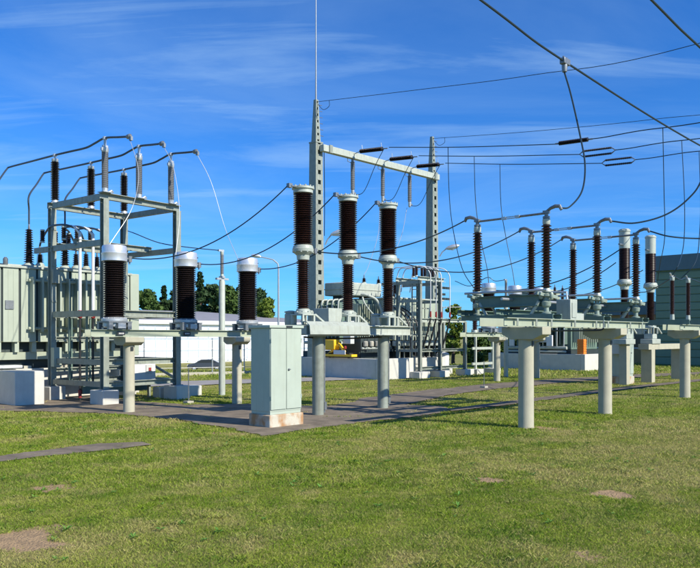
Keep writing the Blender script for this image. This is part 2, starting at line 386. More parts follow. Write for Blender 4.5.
for x, y, d, hg, wd in sets:
    n = len(x); z = terrain(x, y)+(fbm(x, y, 0.8, 3)-0.5)*0.03*(y < 27)-0.016
    tall = 0.55+0.9*rng.uniform(0, 1, n)*(0.5+fbm(x, y, 1.3, 71))+0.9*smooth((fbm(x, y, 3.3, 91)-0.70)/0.08); h = hg*tall
    ang = rng.uniform(0, 2*np.pi, n); lean = rng.uniform(0.1, 1.25, n)*h; la = rng.uniform(0, 2*np.pi, n); w = wd*rng.uniform(0.6, 1.4, n)
    cx, sx = np.cos(ang)*w, np.sin(ang)*w; lx, ly = np.cos(la)*lean, np.sin(la)*lean
    a = np.stack([x-cx, y-sx, z], 1); b = np.stack([x+cx, y+sx, z], 1)
    c = np.stack([x+cx*.7+lx*.4, y+sx*.7+ly*.4, z+h*.65], 1); t = np.stack([x+lx, y+ly, z+h], 1)
    VV.append(np.stack([a, b, c, t], 1).reshape(-1, 3))
    DR.append(np.repeat(np.clip(d*0.8+(rng.uniform(0, 1, n) < 0.10+0.35*d+0.5*smooth((fbm(x, y, 4.5, 151, 3)-0.58)/0.12))*0.55, 0, 1), 4)); RN.append(np.repeat(np.clip(rng.uniform(0, 1, n)**2*0.8+1.5*(fbm(x, y, 3.8, 131, 3)-0.5), 0, 1), 4))
VV, DR, RN = np.concatenate(VV), np.concatenate(DR), np.concatenate(RN); nb = len(VV)//4
bm_ = bpy.data.meshes.new('lawn_grass'); bm_.vertices.add(nb*4); bm_.vertices.foreach_set('co', VV.ravel().astype(np.float32))
bm_.loops.add(nb*4); bm_.loops.foreach_set('vertex_index', np.arange(nb*4)); bm_.polygons.add(nb)
bm_.polygons.foreach_set('loop_start', np.arange(0, nb*4, 4)); bm_.polygons.foreach_set('loop_total', np.full(nb, 4)); bm_.update()
for nm, arr in (('dry', DR), ('rnd', RN)):
    q = bm_.attributes.new(nm, 'FLOAT', 'POINT'); q.data.foreach_set('value', arr.astype(np.float32))
bm_.materials.append(MATS['grass_blade'])
lg = bpy.data.objects.new('lawn_grass', bm_); COL.objects.link(lg); lg['kind'] = 'stuff'
tag(lg, 'short mown lawn of green and straw coloured grass around the equipment', 'grass')

wv, wf = [], []
for _ in range(230):
    y = math.sqrt(random.uniform(5.2**2, 17**2)); x = random.uniform(-0.5, 0.5)*y
    if any(inside(p, np.array([x]), np.array([y]))[0] for p in PAVED): continue
    sz = random.uniform(0.025, 0.075); nl = random.randint(5, 9); a0 = random.uniform(0, 6.28)
    for k in range(nl):
        a = a0+6.283*k/nl+random.uniform(-.25, .25); L = sz*random.uniform(0.7, 1.3); w = L*random.uniform(0.22, 0.36); el = random.uniform(0.15, 0.9)
        d = Vector((math.cos(a)*math.cos(el), math.sin(a)*math.cos(el), math.sin(el))); n_ = Vector((-math.sin(a), math.cos(a), 0)); b = Vector((x, y, 0.006)); o_ = len(wv)
        wv += [b, b+d*L*.5+n_*w*.5, b+d*L-Vector((0, 0, L*.18)), b+d*L*.5-n_*w*.5]; wf.append((o_, o_+1, o_+2, o_+3))
wm = bpy.data.meshes.new('lawn_weeds'); wm.from_pydata(wv, [], wf); mat('weed_leaf', (0.10, 0.24, 0.025), 0.6, var=0.35, scale=5); wm.materials.append(MATS['weed_leaf'])
wo_ = bpy.data.objects.new('lawn_weeds', wm); COL.objects.link(wo_); wo_['kind'] = 'stuff'; tag(wo_, 'small bright green broad-leaved weeds scattered in the lawn', 'weeds')

# ================================================================== BUILDERS
def column(root, u, v, top, r, cap=(0.84, 0.34, 0.2), plate=True):
    c = MB().lathe([(r*1.02, -0.25), (r*1.02, 0.0), (r, 0.02), (r*0.97, top-cap[2])], 28, (u, v, 0)).build('column', 'concrete_column', root)
    x, y, h = cap[1]/2, cap[0]/2, cap[2]; z0, z1 = top-h-0.03, top
    mb = MB(); prof = [(-y*0.55, z0), (y*0.55, z0), (y, z0+h*0.45), (y, z1), (-y, z1), (-y, z0+h*0.45)]
    n = len(prof); vs = [(u-x, v+a, b) for a, b in prof]+[(u+x, v+a, b) for a, b in prof]
    mb.add(vs, [(i, i+n, (i+1) % n+n, (i+1) % n) for i in range(n)]+[tuple(range(n)), tuple(range(n, 2*n))[::-1]])
    mb.build('cap', 'concrete_column', c, bevel=0.012)
    if plate:
        MB().box(u-0.035, u+0.035, v-r-0.012, v-r*0.6, top-h-0.16, top-h-0.06).build('slot_plate', 'sign_dark', c)
    return c

def make_ct(root):                                  # current transformer: foot, porcelain, metal head. stands at z = 0
    mb = MB()
    mb.box(-0.30, 0.30, -0.05, 0.05, 0.0, 0.05); mb.box(-0.05, 0.05, -0.30, 0.30, 0.0, 0.05)
    for a, b in ((-.24,-.24),(.24,-.24),(-.24,.24),(.24,.24)): mb.box(a-.05, a+.05, b-.05, b+.05, 0, 0.16)
    mb.box(-0.30, 0.30, -0.30, 0.30, 0.162, 0.19); mb.build('foot', 'hardware', root)
    mb = MB().lathe([(0.20, 0.06), (0.27, 0.07), (0.27, 0.155), (0.20, 0.158)], 24); mb.box(-0.10, 0.10, -0.36, -0.19, 0.03, 0.15); mb.build('terminal_box', 'galvanised', root)
    mb = MB().lathe([(0.29, 0.192), (0.30, 0.20), (0.30, 0.25), (0.25, 0.29)], 32); bolts(mb, 0.27, 0.25, 12); mb.build('base_flange', 'galvanised', root)
    MB().lathe(shed_profile(0.285, 1.60, 0.205, 0.268, 25), 32).build('insulator', 'porcelain_black', root)
    mb = MB().lathe([(0.25, 1.60), (0.292, 1.615), (0.292, 1.77), (0.298, 1.785), (0.298, 1.80), (0.285, 1.812), (0.285, 1.94), (0.27, 1.975), (0.22, 1.99), (0.05, 2.0)], 36)
    hd = mb.build('head', 'aluminium', root)
    MB().box(0.18, 0.295, -0.12, 0.06, 1.845, 1.875).build('slot', 'sign_dark', hd)
    mb = MB().box(0.27, 0.40, -0.03, 0.03, 1.68, 1.72); mb.box(0.36, 0.44, -0.05, 0.05, 1.62, 1.76); mb.lathe([(0.02, 0), (0.02, 0.14)], 8, (0.40, 0, 1.57)); mb.build('terminal', 'hardware', root)

def make_breaker(root, light=False):                # circuit-breaker pole: foot, lower insulator, flange, thick upper insulator, head (z = 0 on the support)
    mb = MB(); pm = 'pale_steel'
    for a in (-.17, .17):
        for b in (-.17, .17): mb.box(a-.025, a+.025, b-.025, b+.025, 0, 0.20)
    mb.box(-.20, .20, -.20, .20, 0.198, 0.225); mb.build('pedestal', pm, root)
    mb = MB().lathe([(0.20, 0.226), (0.20, 0.26), (0.165, 0.27), (0.16, 0.32), (0.13, 0.345)], 24); bolts(mb, 0.18, 0.26, 8); mb.build('base_flange', 'flange', root)
    ins = 'silicone_brown' if light else 'porcelain'
    MB().lathe(shed_profile(0.34, 1.41, 0.105, 0.155, 23), 26).build('lower_insulator', ins, root)
    mb = MB().lathe([(0.11, 1.41), (0.14, 1.42), (0.15, 1.52), (0.24, 1.60), (0.245, 1.66), (0.235, 1.67), (0.225, 1.72), (0.20, 1.745)], 28); bolts(mb, 0.225, 1.575, 10, 0.02, 0.05); bolts(mb, 0.215, 1.67, 12)
    fl = mb.build('middle_flange', 'flange', root)
    mb = MB().box(0.2, 0.34, -0.035, 0.035, 1.60, 1.64); mb.box(0.31, 0.39, -0.06, 0.06, 1.58, 1.70); mb.build('terminal', 'hardware', fl)
    if light:
        MB().lathe(shed_profile(1.74, 2.74, 0.16, 0.19, 26), 26).build('upper_insulator', ins, root)
        mb = MB().lathe([(0.165, 2.74), (0.18, 2.75), (0.18, 3.28), (0.195, 3.29), (0.195, 3.33), (0.14, 3.38)], 26); bolts(mb, 0.17, 3.33, 8); hd = mb.build('head', 'flange', root)
        mb = MB().box(-0.42, -0.16, -0.035, 0.035, 2.84, 2.88); mb.build('terminal', 'hardware', hd)
    else:
        MB().lathe(shed_profile(1.74, 2.88, 0.165, 0.226, 24), 30).build('upper_insulator', ins, root)
        mb = MB().lathe([(0.19, 2.88), (0.225, 2.89), (0.225, 2.96), (0.255, 2.975), (0.255, 3.015), (0.20, 3.04), (0.06, 3.05)], 30); bolts(mb, 0.235, 3.015, 12, 0.02, 0.035); hd = mb.build('head', 'flange', root)
        mb = MB().box(-0.40, -0.20, -0.06, 0.06, 2.985, 3.01); mb.box(-0.46, -0.36, -0.045, 0.045, 2.96, 3.05); mb.build('terminal', 'hardware', hd)
    MB().lathe([(0.13, -0.02), (0.14, 0.0), (0.14, 0.22), (0.12, 0.245), (0.12, 0.26), (0.145, 0.262), (0.145, 0.29), (0.05, 0.31)], 22, (-0.05, 0.36, 0)).build('drive_housing', 'pale_steel', root)
    mb = MB().bar((0.2, -0.18, 0.22), (0.55, -0.18, 0.01), 0.04); mb.bar((0.26, 0.18, 0.3), (0.26, 0.18, 0.0), 0.04); mb.bar((0.46, 0.18, 0.3), (0.46, 0.18, 0.0), 0.04); mb.bar((0.26, 0.18, 0.3), (0.46, 0.18, 0.3), 0.04); mb.build('bracket', 'pale_steel', root)

def post_insulator(root, x, y, z0, z1, rc, rs, n, m, cap=0.1, base=0.07, name='insulator', seg=18, fm='flange'):
    o = MB().lathe(shed_profile(z0+base, z1-cap, rc, rs, n), seg, (x, y, 0)).build(name, m, root)
    MB().lathe([(rs*0.9, z0), (rs*0.9, z0+base*0.4), (rc*1.15, z0+base)], 14, (x, y, 0)).build('base_fitting', fm, o); mb = MB().lathe([(rc*1.15, z1-cap), (rc*1.3, z1-cap*0.8), (rc*1.3, z1-cap*.15), (rc*0.8, z1)], 14, (x, y, 0))
    mb.build('top_fitting', fm, o); return o

# ================================================================== LEFT BAY
# --- concrete bunds and transformers
def make_bund(loc, L, D, label, h=0.88):
    r = thing('concrete_bund', label, 'bund', loc, group='concrete bunds under the transformers')
    t = 0.25
    MB().box(0, L, 0, t, -0.2, h).build('wall', 'concrete_white', r, bevel=0.015)
    MB().box(0, t, t+0.003, D, -0.2, h-0.003).build('wall', 'concrete_white', r, bevel=0.015)
    MB().box(L-t, L, t+0.003, D, -0.2, h-0.003).build('wall', 'concrete_white', r, bevel=0.015)
    MB().box(t+0.003, L-t-0.003, D-t, D, -0.2, h-0.006).build('wall', 'concrete_white', r, bevel=0.015)
    MB().box(t+0.004, L-t-0.004, t+0.004, D-t-0.004, -0.2, h-0.35).build('gravel_bed', 'gravel_floor', r)
    for k in range(1, int(L/0.62)):
        pass
    return r
def bushing(root, x, y, z0, h, rs, m='porcelain_black', lean=0.0, big=False):
    n = max(6, int(h/0.075)); rc = rs*0.55
    prof = shed_profile(0.12, h, rc, rs, n)
    prof = [(r*(1-0.35*max(0, (z-0.12))/(h)), z) for r, z in prof]
    o = MB().lathe(prof, 18, (x, y, z0)).build('bushing', m, root)
    MB().lathe([(rs*1.15, 0), (rs*1.15, 0.05), (rc*1.2, 0.12)], 16, (x, y, z0)).build('collar', 'flange', o)
    MB().lathe([(0.03, h), (0.035, h+0.03), (0.02, h+0.16)], 10, (x, y, z0)).build('cap', 'hardware', o)
    return o
def make_transformer(loc, label, u0, u1, vf, ztop, step, depth, cons=None, feet=True, side=None):
    r = thing('power_transformer', label, 'transformer', loc, group='power transformers')
    zb = 1.66
    MB().box(u0+0.05, u1-0.05, vf+0.05, vf+depth, zb+0.02, ztop-0.03).build('tank', 'paint_green', r, bevel=0.02)
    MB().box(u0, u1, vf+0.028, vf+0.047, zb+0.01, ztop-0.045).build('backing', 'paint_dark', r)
    k = int(round((u1-u0)/step)); st = (u1-u0)/k; first = None
    for i in range(k):
        mb = MB(); a, b = 0.036, st-0.036
        mb.box(a, b, 0, 0.045, zb, ztop-0.04); 
        for q in (0.33, 0.66): mb.box(a+(b-a)*q-0.006, a+(b-a)*q+0.006, -0.008, 0.002, zb+0.06, ztop-0.1)
        if first is None: first = mb.mesh('panel', 'paint_panel')
        o = bpy.data.objects.new('panel', first); COL.objects.link(o); o.parent = r; o.location = (u0+i*st, vf-0.02, 0)
    MB().box(u0-0.05, u1+0.05, vf-0.07, vf+depth+0.05, ztop-0.038, ztop+0.03).build('lid', 'pale_steel', r, bevel=0.01)
    MB().box(u0, u1, vf+0.30, vf+0.50, 1.36, 1.655).build('sill_beam', 'paint_dark', r)
    if feet:
        for i in range(k):
            MB().box(u0+i*st+st*0.78, u0+i*st+st*1.02, vf+0.06, vf+0.28, 1.36, 1.658).build('foot', 'paint_panel', r)
    MB().box(u0+0.1, u1-0.1, vf+0.16, vf+0.40, 1.14, 1.355).build('base_beam', 'paint_green', r)
    MB().box(u0+0.1, u1-0.1, vf+0.35, vf+0.55, 0.86, 1.136).build('skid', 'paint_dark', r)
    for i in range(int((u1-u0)/1.1)):
        MB().box(u0+0.4+i*1.1, u0+0.62+i*1.1, vf+0.05, vf+0.35, 0.5, 0.958).build('pier', 'concrete', r)
    return r

B1 = gnd(15, 406)
make_bund(uv(B1, -2.4, 1.95), 7.2, 6.5, 'white concrete bund wall under the long transformer behind the tall left frame')
blk = MB().box(0, 0.78, 0, 1.3, -0.1, 0.89).build('concrete_block', 'concrete_white', bevel=0.015); blk.location = B1; blk.rotation_euler.z = SITE
tag(blk, 'big white concrete block at the left edge', 'concrete block')
B1 = uv(B1, 0, 0.65)
T1 = make_transformer(B1, 'long pale green transformer with upright panels behind the tall frame at far left', -2.55, 4.55, 1.45, 3.83, 0.5, 2.6)
MB().box(-2.6, 0.85, 0.9, 1.35, 0.93, 1.0).build('cover_sheet', 'white_paint', T1)
MB().box(4.60, 4.92, 1.5, 2.3, 1.2, 3.86).build('side_radiator', 'paint_panel', T1, bevel=0.02)
for i in range(12): MB().box(1.28+i*0.27, 1.33+i*0.27, 1.18, 1.425, 1.95, 3.55).build('radiator_fin', 'paint_panel', T1)  # fins added for the shadows and dark lines they throw over the panels
for z in (2.05, 3.45): MB().tube([(1.2, 1.32, z), (4.4, 1.32, z)], 0.045, 10).build('header_pipe', 'paint_green', T1)
for u in (-1.9, -0.4, 0.7): MB().box(u-0.12, u+0.12, 1.40, 1.428, 2.6, 2.85).build('gauge_box', 'hardware', T1)
for i in range(8): MB().lathe([(0.05, 3.862), (0.07, 3.9), (0.07, 4.0+0.05*(i % 3)), (0.03, 4.05+0.05*(i % 3))], 10, (-2.3+i*0.42, 1.55, 0)).build('valve', 'hardware', T1)
mb = MB().box(-1.6, 3.8, 1.75, 2.9, 3.862, 3.93); mb.build('deck', 'pale_steel', T1)
def tl(px, py, v):                                   # local u, z on a plane v of the left transformer
    d = B1+V*v; k = (px-350)/FPX
    a = (k*d.y-d.x)/(U.x-k*U.y); Y = d.y+a*U.y
    return a, EYE+(HOR-py)/FPX*Y
TOPB = []
for px, top, rs, v in ((29, 224, 0.16, 2.3), (65, 230, 0.15, 2.3), (-12, 216, 0.16, 2.3)):
    a, z = tl(px, top, v); bushing(T1, a, v, 3.93, z-3.93-0.16, rs); TOPB.append(uv(B1, a, v, z))
MVB = []
for px, top in ((40, 249), (76, 249), (86, 249), (97, 252)):
    a, z = tl(px, top, 2.0); MVB.append(uv(B1, a, 2.0, z)); bushing(T1, a, 2.0, 3.93, z-3.93-0.16, 0.12)
mb = MB().tube([(-1.2, 2.2, 3.95), (-1.0, 2.2, 4.15), (-0.6, 2.2, 4.18), (-0.4, 2.3, 3.95)], 0.05); mb.lathe([(0.12, 3.93), (0.12, 4.2), (0.05, 4.28)], 14, (-1.35, 1.9, 0)); mb.build('pipework', 'pale_steel', T1)
mb = MB().tube([(-0.3, 1.405, 1.75), (0.0, 1.40, 2.2), (0.05, 1.40, 2.9), (0.0, 1.40, 3.8)], 0.012, 6); mb.build('hose', 'hardware', T1)

# --- tall steel frame
P2 = gnd(104.5, 404); FA, FB, FH = 2.456, 2.545, 5.50; FROT = SITE+R(6)
FU = Vector((math.cos(FROT), math.sin(FROT), 0)); FV = Vector((-FU.y, FU.x, 0))
def fuv(u, v, z): return P2+FU*u+FV*v+Vector((0, 0, z))
fr = thing('steel_frame', 'tall square steel frame carrying three long insulators per side, at left', 'steel frame', P2, FROT)
def frame_post(root, u, v, h, w=0.17, foot=(0.52, 0.62, 0.42), m='steel', dark=False):
    p = MB().hbeam((u, v, foot[2]-0.02), (u, v, h), w, w, 0.02, up=(0,1,0)).build('post', m, root)
    MB().box(u-w*.75, u+w*.75, v-w*.75, v+w*.75, foot[2]-0.001, foot[2]+0.025).build('base_plate', 'hardware', p)
    MB().box(u-foot[0]/2, u+foot[0]/2, v-foot[1]/2, v+foot[1]/2, -0.2, foot[2]).build('footing', 'concrete_white', p, bevel=0.02)
    return p
for u, v in ((0,0),(FA,0),(0,FB),(FA,FB)): frame_post(fr, u, v, FH, foot=(0.5, 0.6, 0.38))
for z, h in ((FH+0.09, 0.18), (2.45, 0.18), (1.12, 0.16), (0.52, 0.15)):
    for v in (0, FB):
        MB().channel((0.1, v, z), (FA-0.1, v, z), 0.10, h).build('beam', 'steel', fr) if z < FH else MB().channel((-0.12, v, z), (FA+0.12, v, z), 0.12, h).build('beam', 'steel', fr)
    for u in (0, FA):
        MB().channel((u, 0.1, z-0.004), (u, FB-0.1, z-0.004), 0.10, h-0.012).build('beam', 'steel', fr)
for v in (FB, FB*0.5):
    MB().channel((-0.1, v, 4.45), (FA+0.1, v, 4.45), 0.10, 0.17).build('beam', 'steel', fr)
MB().channel((0, 0.1, 4.35), (0, FB+0.9, 4.35), 0.09, 0.16).build('beam', 'steel', fr)
MB().channel((FA, 0.1, 4.35), (FA, FB+0.9, 4.35), 0.09, 0.16).build('beam', 'steel', fr)
for v, zz in ((FB*0.5, 2.447),): MB().channel((0.06, v, zz), (FA-0.06, v, zz), 0.1, 0.16).build('beam', 'steel', fr)
mb = MB().box(-0.10, 0.10, FB-0.22, FB-0.13, 3.35, 3.75); mb.build('junction_box', 'steel', fr); MB().box(-0.12, 0.12, FB-0.3, FB-0.14, 0.95, 1.5).build('junction_box', 'paint_panel', fr)
for q in range(9): MB().bar((-0.08, FB-0.09, 0.75+q*0.52), (0.08, FB-0.09, 0.75+q*0.52), 0.03, 0.05).build('rung', 'steel', fr)
for z in (0.84, 1.75): MB().channel((0.1, FB, z), (FA-0.1, FB, z), 0.10, 0.12).build('beam', 'steel', fr)
for u in (0.62, 1.24, 1.86): MB().bar((u, FB, 0.5), (u, FB, 2.4), 0.05).build('upright', 'paint_slate', fr)
for v in (0.85, 1.7): MB().bar((0.02, v, 0.5), (0.02, v, 2.4), 0.05).build('upright', 'paint_slate', fr)
MB().box(0.25, FA-0.25, FB*0.5-0.14, FB*0.5+0.14, 1.0, 1.06).build('cable_tray', 'paint_slate', fr)
MB().box(0.12, FA-0.12, FB*0.5-0.1, FB*0.5+0.1, 0.20, 0.44).build('cable_box', 'paint_slate', fr)
mb = MB().bar((FA, 0.12, 0.6), (FA, FB*0.55, 1.05), 0.06); mb.build('brace', 'steel', fr)
# the six insulators and three tubes over the frame
ends = []
GU = [0.02, 1.10, 2.13]
def fpx(px, v):                                       # local u on the frame where a plane v meets a pixel column
    d = P2+FV*v; k = (px-350)/FPX; return (k*d.y-d.x)/(FU.x-k*FU.y)
gn, bn = ['first and tallest', 'middle', 'last'], ['leftmost', 'middle', 'rightmost']
for i, (pg, pb) in enumerate(((105, 55), (139, 91), (171, 124))):
    ug, ub = fpx(pg, 0), fpx(pb, FB)
    g = thing('post_insulator', ['grey ribbed post insulator above the near corner post of the tall left frame', 'grey ribbed post insulator midway along the front beam of the tall left frame', 'grey ribbed post insulator above the right-hand post of the tall left frame'][i], 'insulator', fuv(ug, 0, FH+0.18), rot=FROT, group='grey post insulators on the tall frame')
    post_insulator(g, 0, 0, 0.0, 1.22, 0.075, 0.092, 34, 'porcelain_grey', 0.14, 0.12, 'body', fm='galvanised')
    mb = MB().box(-0.14, 0.14, -0.14, 0.14, -0.001, 0.02); mb.tube([(0.12, 0, 0.03), (0.2, 0, 0.08), (0.26, 0.02, 0.05)], 0.03, 8); mb.build('base', 'galvanised', g)
    mb = MB().box(-0.07, 0.07, -0.04, 0.04, 1.22, 1.27); mb.lathe([(0.035, 1.27), (0.035, 1.42), (0.06, 1.43), (0.06, 1.50)], 10); mb.box(-0.12, -0.03, -0.03, 0.03, 1.12, 1.2); mb.build('clamp', 'galvanised', g)
    k = thing('post_insulator', ['black ribbed post insulator on the rear beam, leftmost of three on the tall left frame', 'black ribbed post insulator on the rear beam, middle of three on the tall left frame', 'black ribbed post insulator on the rear beam, rightmost of three on the tall left frame'][i], 'insulator', fuv(ub, FB, FH+0.18), rot=FROT, group='black post insulators on the tall frame')
    post_insulator(k, 0, 0, 0.0, 1.30, 0.075, 0.125, 22, 'porcelain_black', 0.10, 0.09, 'body', fm='galvanised')
    mb = MB().lathe([(0.03, 1.30), (0.03, 1.36), (0.06, 1.37), (0.06, 1.43)], 10); mb.build('clamp', 'galvanised', k)
    gt, bt = fuv(ug, 0, FH+0.18+1.47), fuv(ub, FB, FH+0.18+1.40)
    end = [at(129, 136.5, 19.4), at(162, 143.5, 20.2), at(195.5, 151.5, 21.2)][i]
    b2 = [at(8, 167.5, 24.4), at(44, 173, 25.2), at(80, 178, 26.2)][i]
    bt_end = TOPB[[2, 0, 1][i]]
    b1 = bt_end+Vector((0, 0, [0.6, 0.85, 0.95][i]))
    kn = gt.lerp(bt, 0.36)+Vector((0, 0, -0.09))
    pts = [bt_end, bt_end.lerp(b1, .5), b1, b1.lerp(b2, .5), b2-(b2-b1)*.06, b2+(bt-b2)*.06, b2.lerp(bt, .5), bt, bt.lerp(kn, .5), kn, kn.lerp(gt, .5), gt, gt.lerp(end, .6), end]
    kb = thing('end_clamp', ['dark knob at the end of the leftmost bent tube', 'dark knob at the end of the middle bent tube', 'dark knob at the end of the rightmost bent tube'][i], 'clamp', end, group='knobs at the tube ends'); MB().lathe([(0.03, -0.1), (0.06, -0.06), (0.065, 0.05), (0.03, 0.09)], 10, (0,0,0), axis=(0.1, -1, 0)).build('cap', 'hardware', kb); MB().box(-0.03, 0.03, -0.14, -0.05, -0.12, -0.02).build('lug', 'hardware', kb)
    wire('tube_conductor', spline(pts, 5), 0.029, 'tube_bus', ['bent dark tube running over the leftmost insulator pair and out of the frame at left', 'bent dark tube over the middle insulator pair of the tall left frame', 'bent dark tube over the rightmost insulator pair of the tall left frame'][i], 'conductor', 'bent tubes over the tall frame', 8)
    ends.append(end)
# cable risers and medium-voltage busbars inside the frame
for i, px in enumerate((80, 93, 106)):
    v = 1.27; u = fpx(px, v); lp = ['left', 'middle', 'right'][i]
    c = thing('cable_riser', 'white upright cable pipe with red end inside the tall left frame, %s of three' % lp, 'cable riser', fuv(u, v, 0), rot=FROT, group='cable risers in the tall frame')
    MB().tube([(0, 0, 2.55), (0, 0, 4.72)], 0.045, 12).build('pipe', 'white_paint', c)
    MB().lathe([(0.05, 2.33), (0.065, 2.36), (0.065, 2.52), (0.05, 2.549)], 12).build('collar', 'red_plastic', c)
    MB().tube([(0, 0, -0.05), (0, 0, 2.33)], 0.03, 8).build('cable', 'black_rubber', c)
    MB().lathe([(0.045, 0.1), (0.05, 0.32)], 10).build('collar', 'red_plastic', c)
    q = MVB[i]-fuv(u, v, 0); q = Vector((q.dot(FU), q.dot(FV), q.z))
    b = MB().tube(spline([(0, 0, 4.72), (-0.05, 0.1, 4.83), (-0.2, 0.4, 4.95), (-0.25, 1.0, 4.97), (-0.25+(q.x+0.25)*.35, 1.0+(q.y-1.0)*.35, 4.93), (-0.25+(q.x+0.25)*.8, 1.0+(q.y-1.0)*.8, 4.75), q+Vector((0, 0, 0.12)), q], 6), 0.03, 8).build('busbar', 'tube_bus', c)
    MB().tube([(0, 0, 4.70), (-0.06, 0.13, 4.86), (-0.12, 0.26, 4.91)], 0.042, 10).build('elbow', 'white_paint', b)
    for vv in (0.45, 1.55):
        post_insulator(c, -0.22, vv-0.45+0.45, 4.537, 4.92, 0.05, 0.075, 5, 'porcelain_black', 0.05, 0.04, 'support_insulator', 14)

# --- current transformers on their beam
CTR = gnd(129, 412)
def ct_support(loc, label, group, cols, u0, u1, signs=()):
    r = thing('equipment_support', label, 'support', loc, group=group)
    for u in cols: column(r, u, 0, 1.80, 0.135, (0.55, 0.5, 0.17))
    for v in (-0.17, 0.17):
        MB().channel((u0, v, 1.89), (u1, v, 1.89), 0.07, 0.17, 0.012, flip=1 if v < 0 else -1).build('beam', 'paint_green', r)
    for u in signs:
        s = MB().box(u-0.10, u+0.10, -0.224, -0.216, 1.84, 1.93).build('sign_plate', 'sign_dark', r)
        mb = MB(); 
        for q in range(4): mb.box(u-0.06+q*0.035, u-0.04+q*0.035, -0.2262, -0.2245, 1.868, 1.902)
        mb.build('sign_marks', 'sign_light', s)
    return r
ct_support(CTR, 'long steel beam on two concrete columns under the left row of transformers', 'equipment supports', (0, 3.25), -1.05, 4.0, (-0.33, 1.5))
ct_heads = []
def place_cts(base, us, labels, group, proto=None):
    out = []
    for u, lb in zip(us, labels):
        if proto is None:
            proto = thing('current_transformer', lb, 'current transformer', uv(base, u, 0, 1.976), group=group); make_ct(proto); o = proto
        else: o = copy_tree(proto, loc=uv(base, u, 0, 1.976), label=lb); o['group'] = group
        out.append(uv(base, u, 0, 1.976))
    return out, proto
ctL, ct_proto = place_cts(CTR, (-0.385, 1.61, 3.61), ('black ribbed current transformer with silver cap in front of the tall left frame', 'black ribbed current transformer with silver cap left of the slim grey pole', 'black ribbed current transformer with silver cap just behind the green cabinet'), 'silver-capped current transformers')
for i, (e, c) in enumerate(zip(ends, ctL)):
    tgt = c-U*0.30+Vector((0, 0, 1.9)) if i else c+Vector((0, -0.05, 2.0))-U*.1
    m1 = [at(138.5, 172, 18.9), at(173.5, 168, 20.0), at(211, 182, 21.1)][i]; m2 = [at(132, 208, 18.2), at(179.5, 212, 19.5), at(225, 228, 20.9)][i]
    wire('drop_wire', spline([e, m1, m2, tgt], 8), 0.008, 'wire_bright', ['bright curved wire dropping to the silver cap in front of the tall frame', 'bright wire hanging along the right post of the tall frame', 'bright wire swinging down right to the cap behind the cabinet'][i], group='bright drop wires of the left frame')
# box and pipe things on the ground by the frame
bx = thing('control_box', 'white control box standing low behind the leftmost round column', 'control box', uv(P2, 1.75, 1.1, 0))
MB().box(-0.35, 0.35, -0.25, 0.25, 0.45, 1.05).build('housing', 'white_paint', bx, bevel=0.015)
MB().box(0.02, 0.22, -0.275, -0.2505, 0.72, 0.98).build('meter_panel', 'grey_box', bx)
MB().box(0.10, 0.18, -0.29, -0.276, 0.8, 0.9).build('switch', 'red_plastic', bx)
for a in (-.28, .28): MB().box(a-.03, a+.03, -.05, .05, 0, 0.449).build('leg', 'steel', bx)
blk = MB().box(-0.75, 0.75, -0.2, 0.2, -0.1, 0.3).build('concrete_block', 'concrete_white', bevel=0.02); blk.location = uv(P2, 2.9, 0.9); blk.rotation_euler.z = SITE
tag(blk, 'long low white concrete block right of the tall left frame', 'concrete block')
def stake(px, py, h, label, r=0.013):
    o = thing('marker_stake', label, 'stake', gnd(px, py), group='thin metal stakes')
    MB().tube([(0,0,0), (0,0,h)], r, 8).build('rod', 'hardware', o); MB().box(-.1, .1, -.1, .1, -0.05, 0.07).build('block', 'concrete', o)
stake(188.5, 403.5, 0.95, 'thin metal stake with small concrete foot right of the tall left frame')
stake(484, 388, 0.95, 'thin metal stake on the grass strip left of the front round column')
# slim poles with a small insulator
def slim_pole(px, py, top_y, label, arm):
    p = gnd(px, py); o = thing('slim_pole', label, 'pole', p, group='slim poles with a small insulator'); Y = p.y
    z = EYE+(HOR-top_y)/FPX*Y
    MB().lathe([(0.10, -0.2), (0.10, 0), (0.095, z-0.06), (0.07, z)], 18).build('shaft', 'pale_steel', o)
    mb = MB().bar((-0.22, 0, z+0.03), (0.22, 0, z+0.03), 0.10, 0.06); mb.box(-.05, .05, -.09, .09, z+0.06, z+0.12); mb.build('bracket', 'galvanised', o)
    post_insulator(o, 0, 0, z+0.12, z+0.88, 0.045, 0.062, 16, 'porcelain_grey', 0.1, 0.06)
    mb = MB().box(-0.14, 0.06, -0.03, 0.03, z+0.88, z+0.94); mb.box(-0.04, 0.04, -0.04, 0.04, z+0.80, z+0.88); mb.build('clamp', 'galvanised', o)
    return p+Vector((0, 0, z+0.91))
pA = slim_pole(222, 395, 280, 'slim grey pole with small insulator standing between two black transformers', 1)
pB = slim_pole(506, 377, 300, 'slim grey pole behind the white-capped transformers at mid right', 1)
wire('pole_wire', spline([pA-U*0.1, at(190, 247.5, 22.6), at(160, 243, 22.3), at(135, 233.5, 22.0), at(128, 231, 23.5)], 6), 0.014, 'wire', 'thin wire from the slim pole left to the tall frame')
wire('pole_wire', spline([pB, at(495, 281, 33), at(487, 277.5, 33), at(470, 286, 33.5), at(455, 281, 34)], 6), 0.016, 'wire', 'thin wire from the rear slim pole left to the low frame')

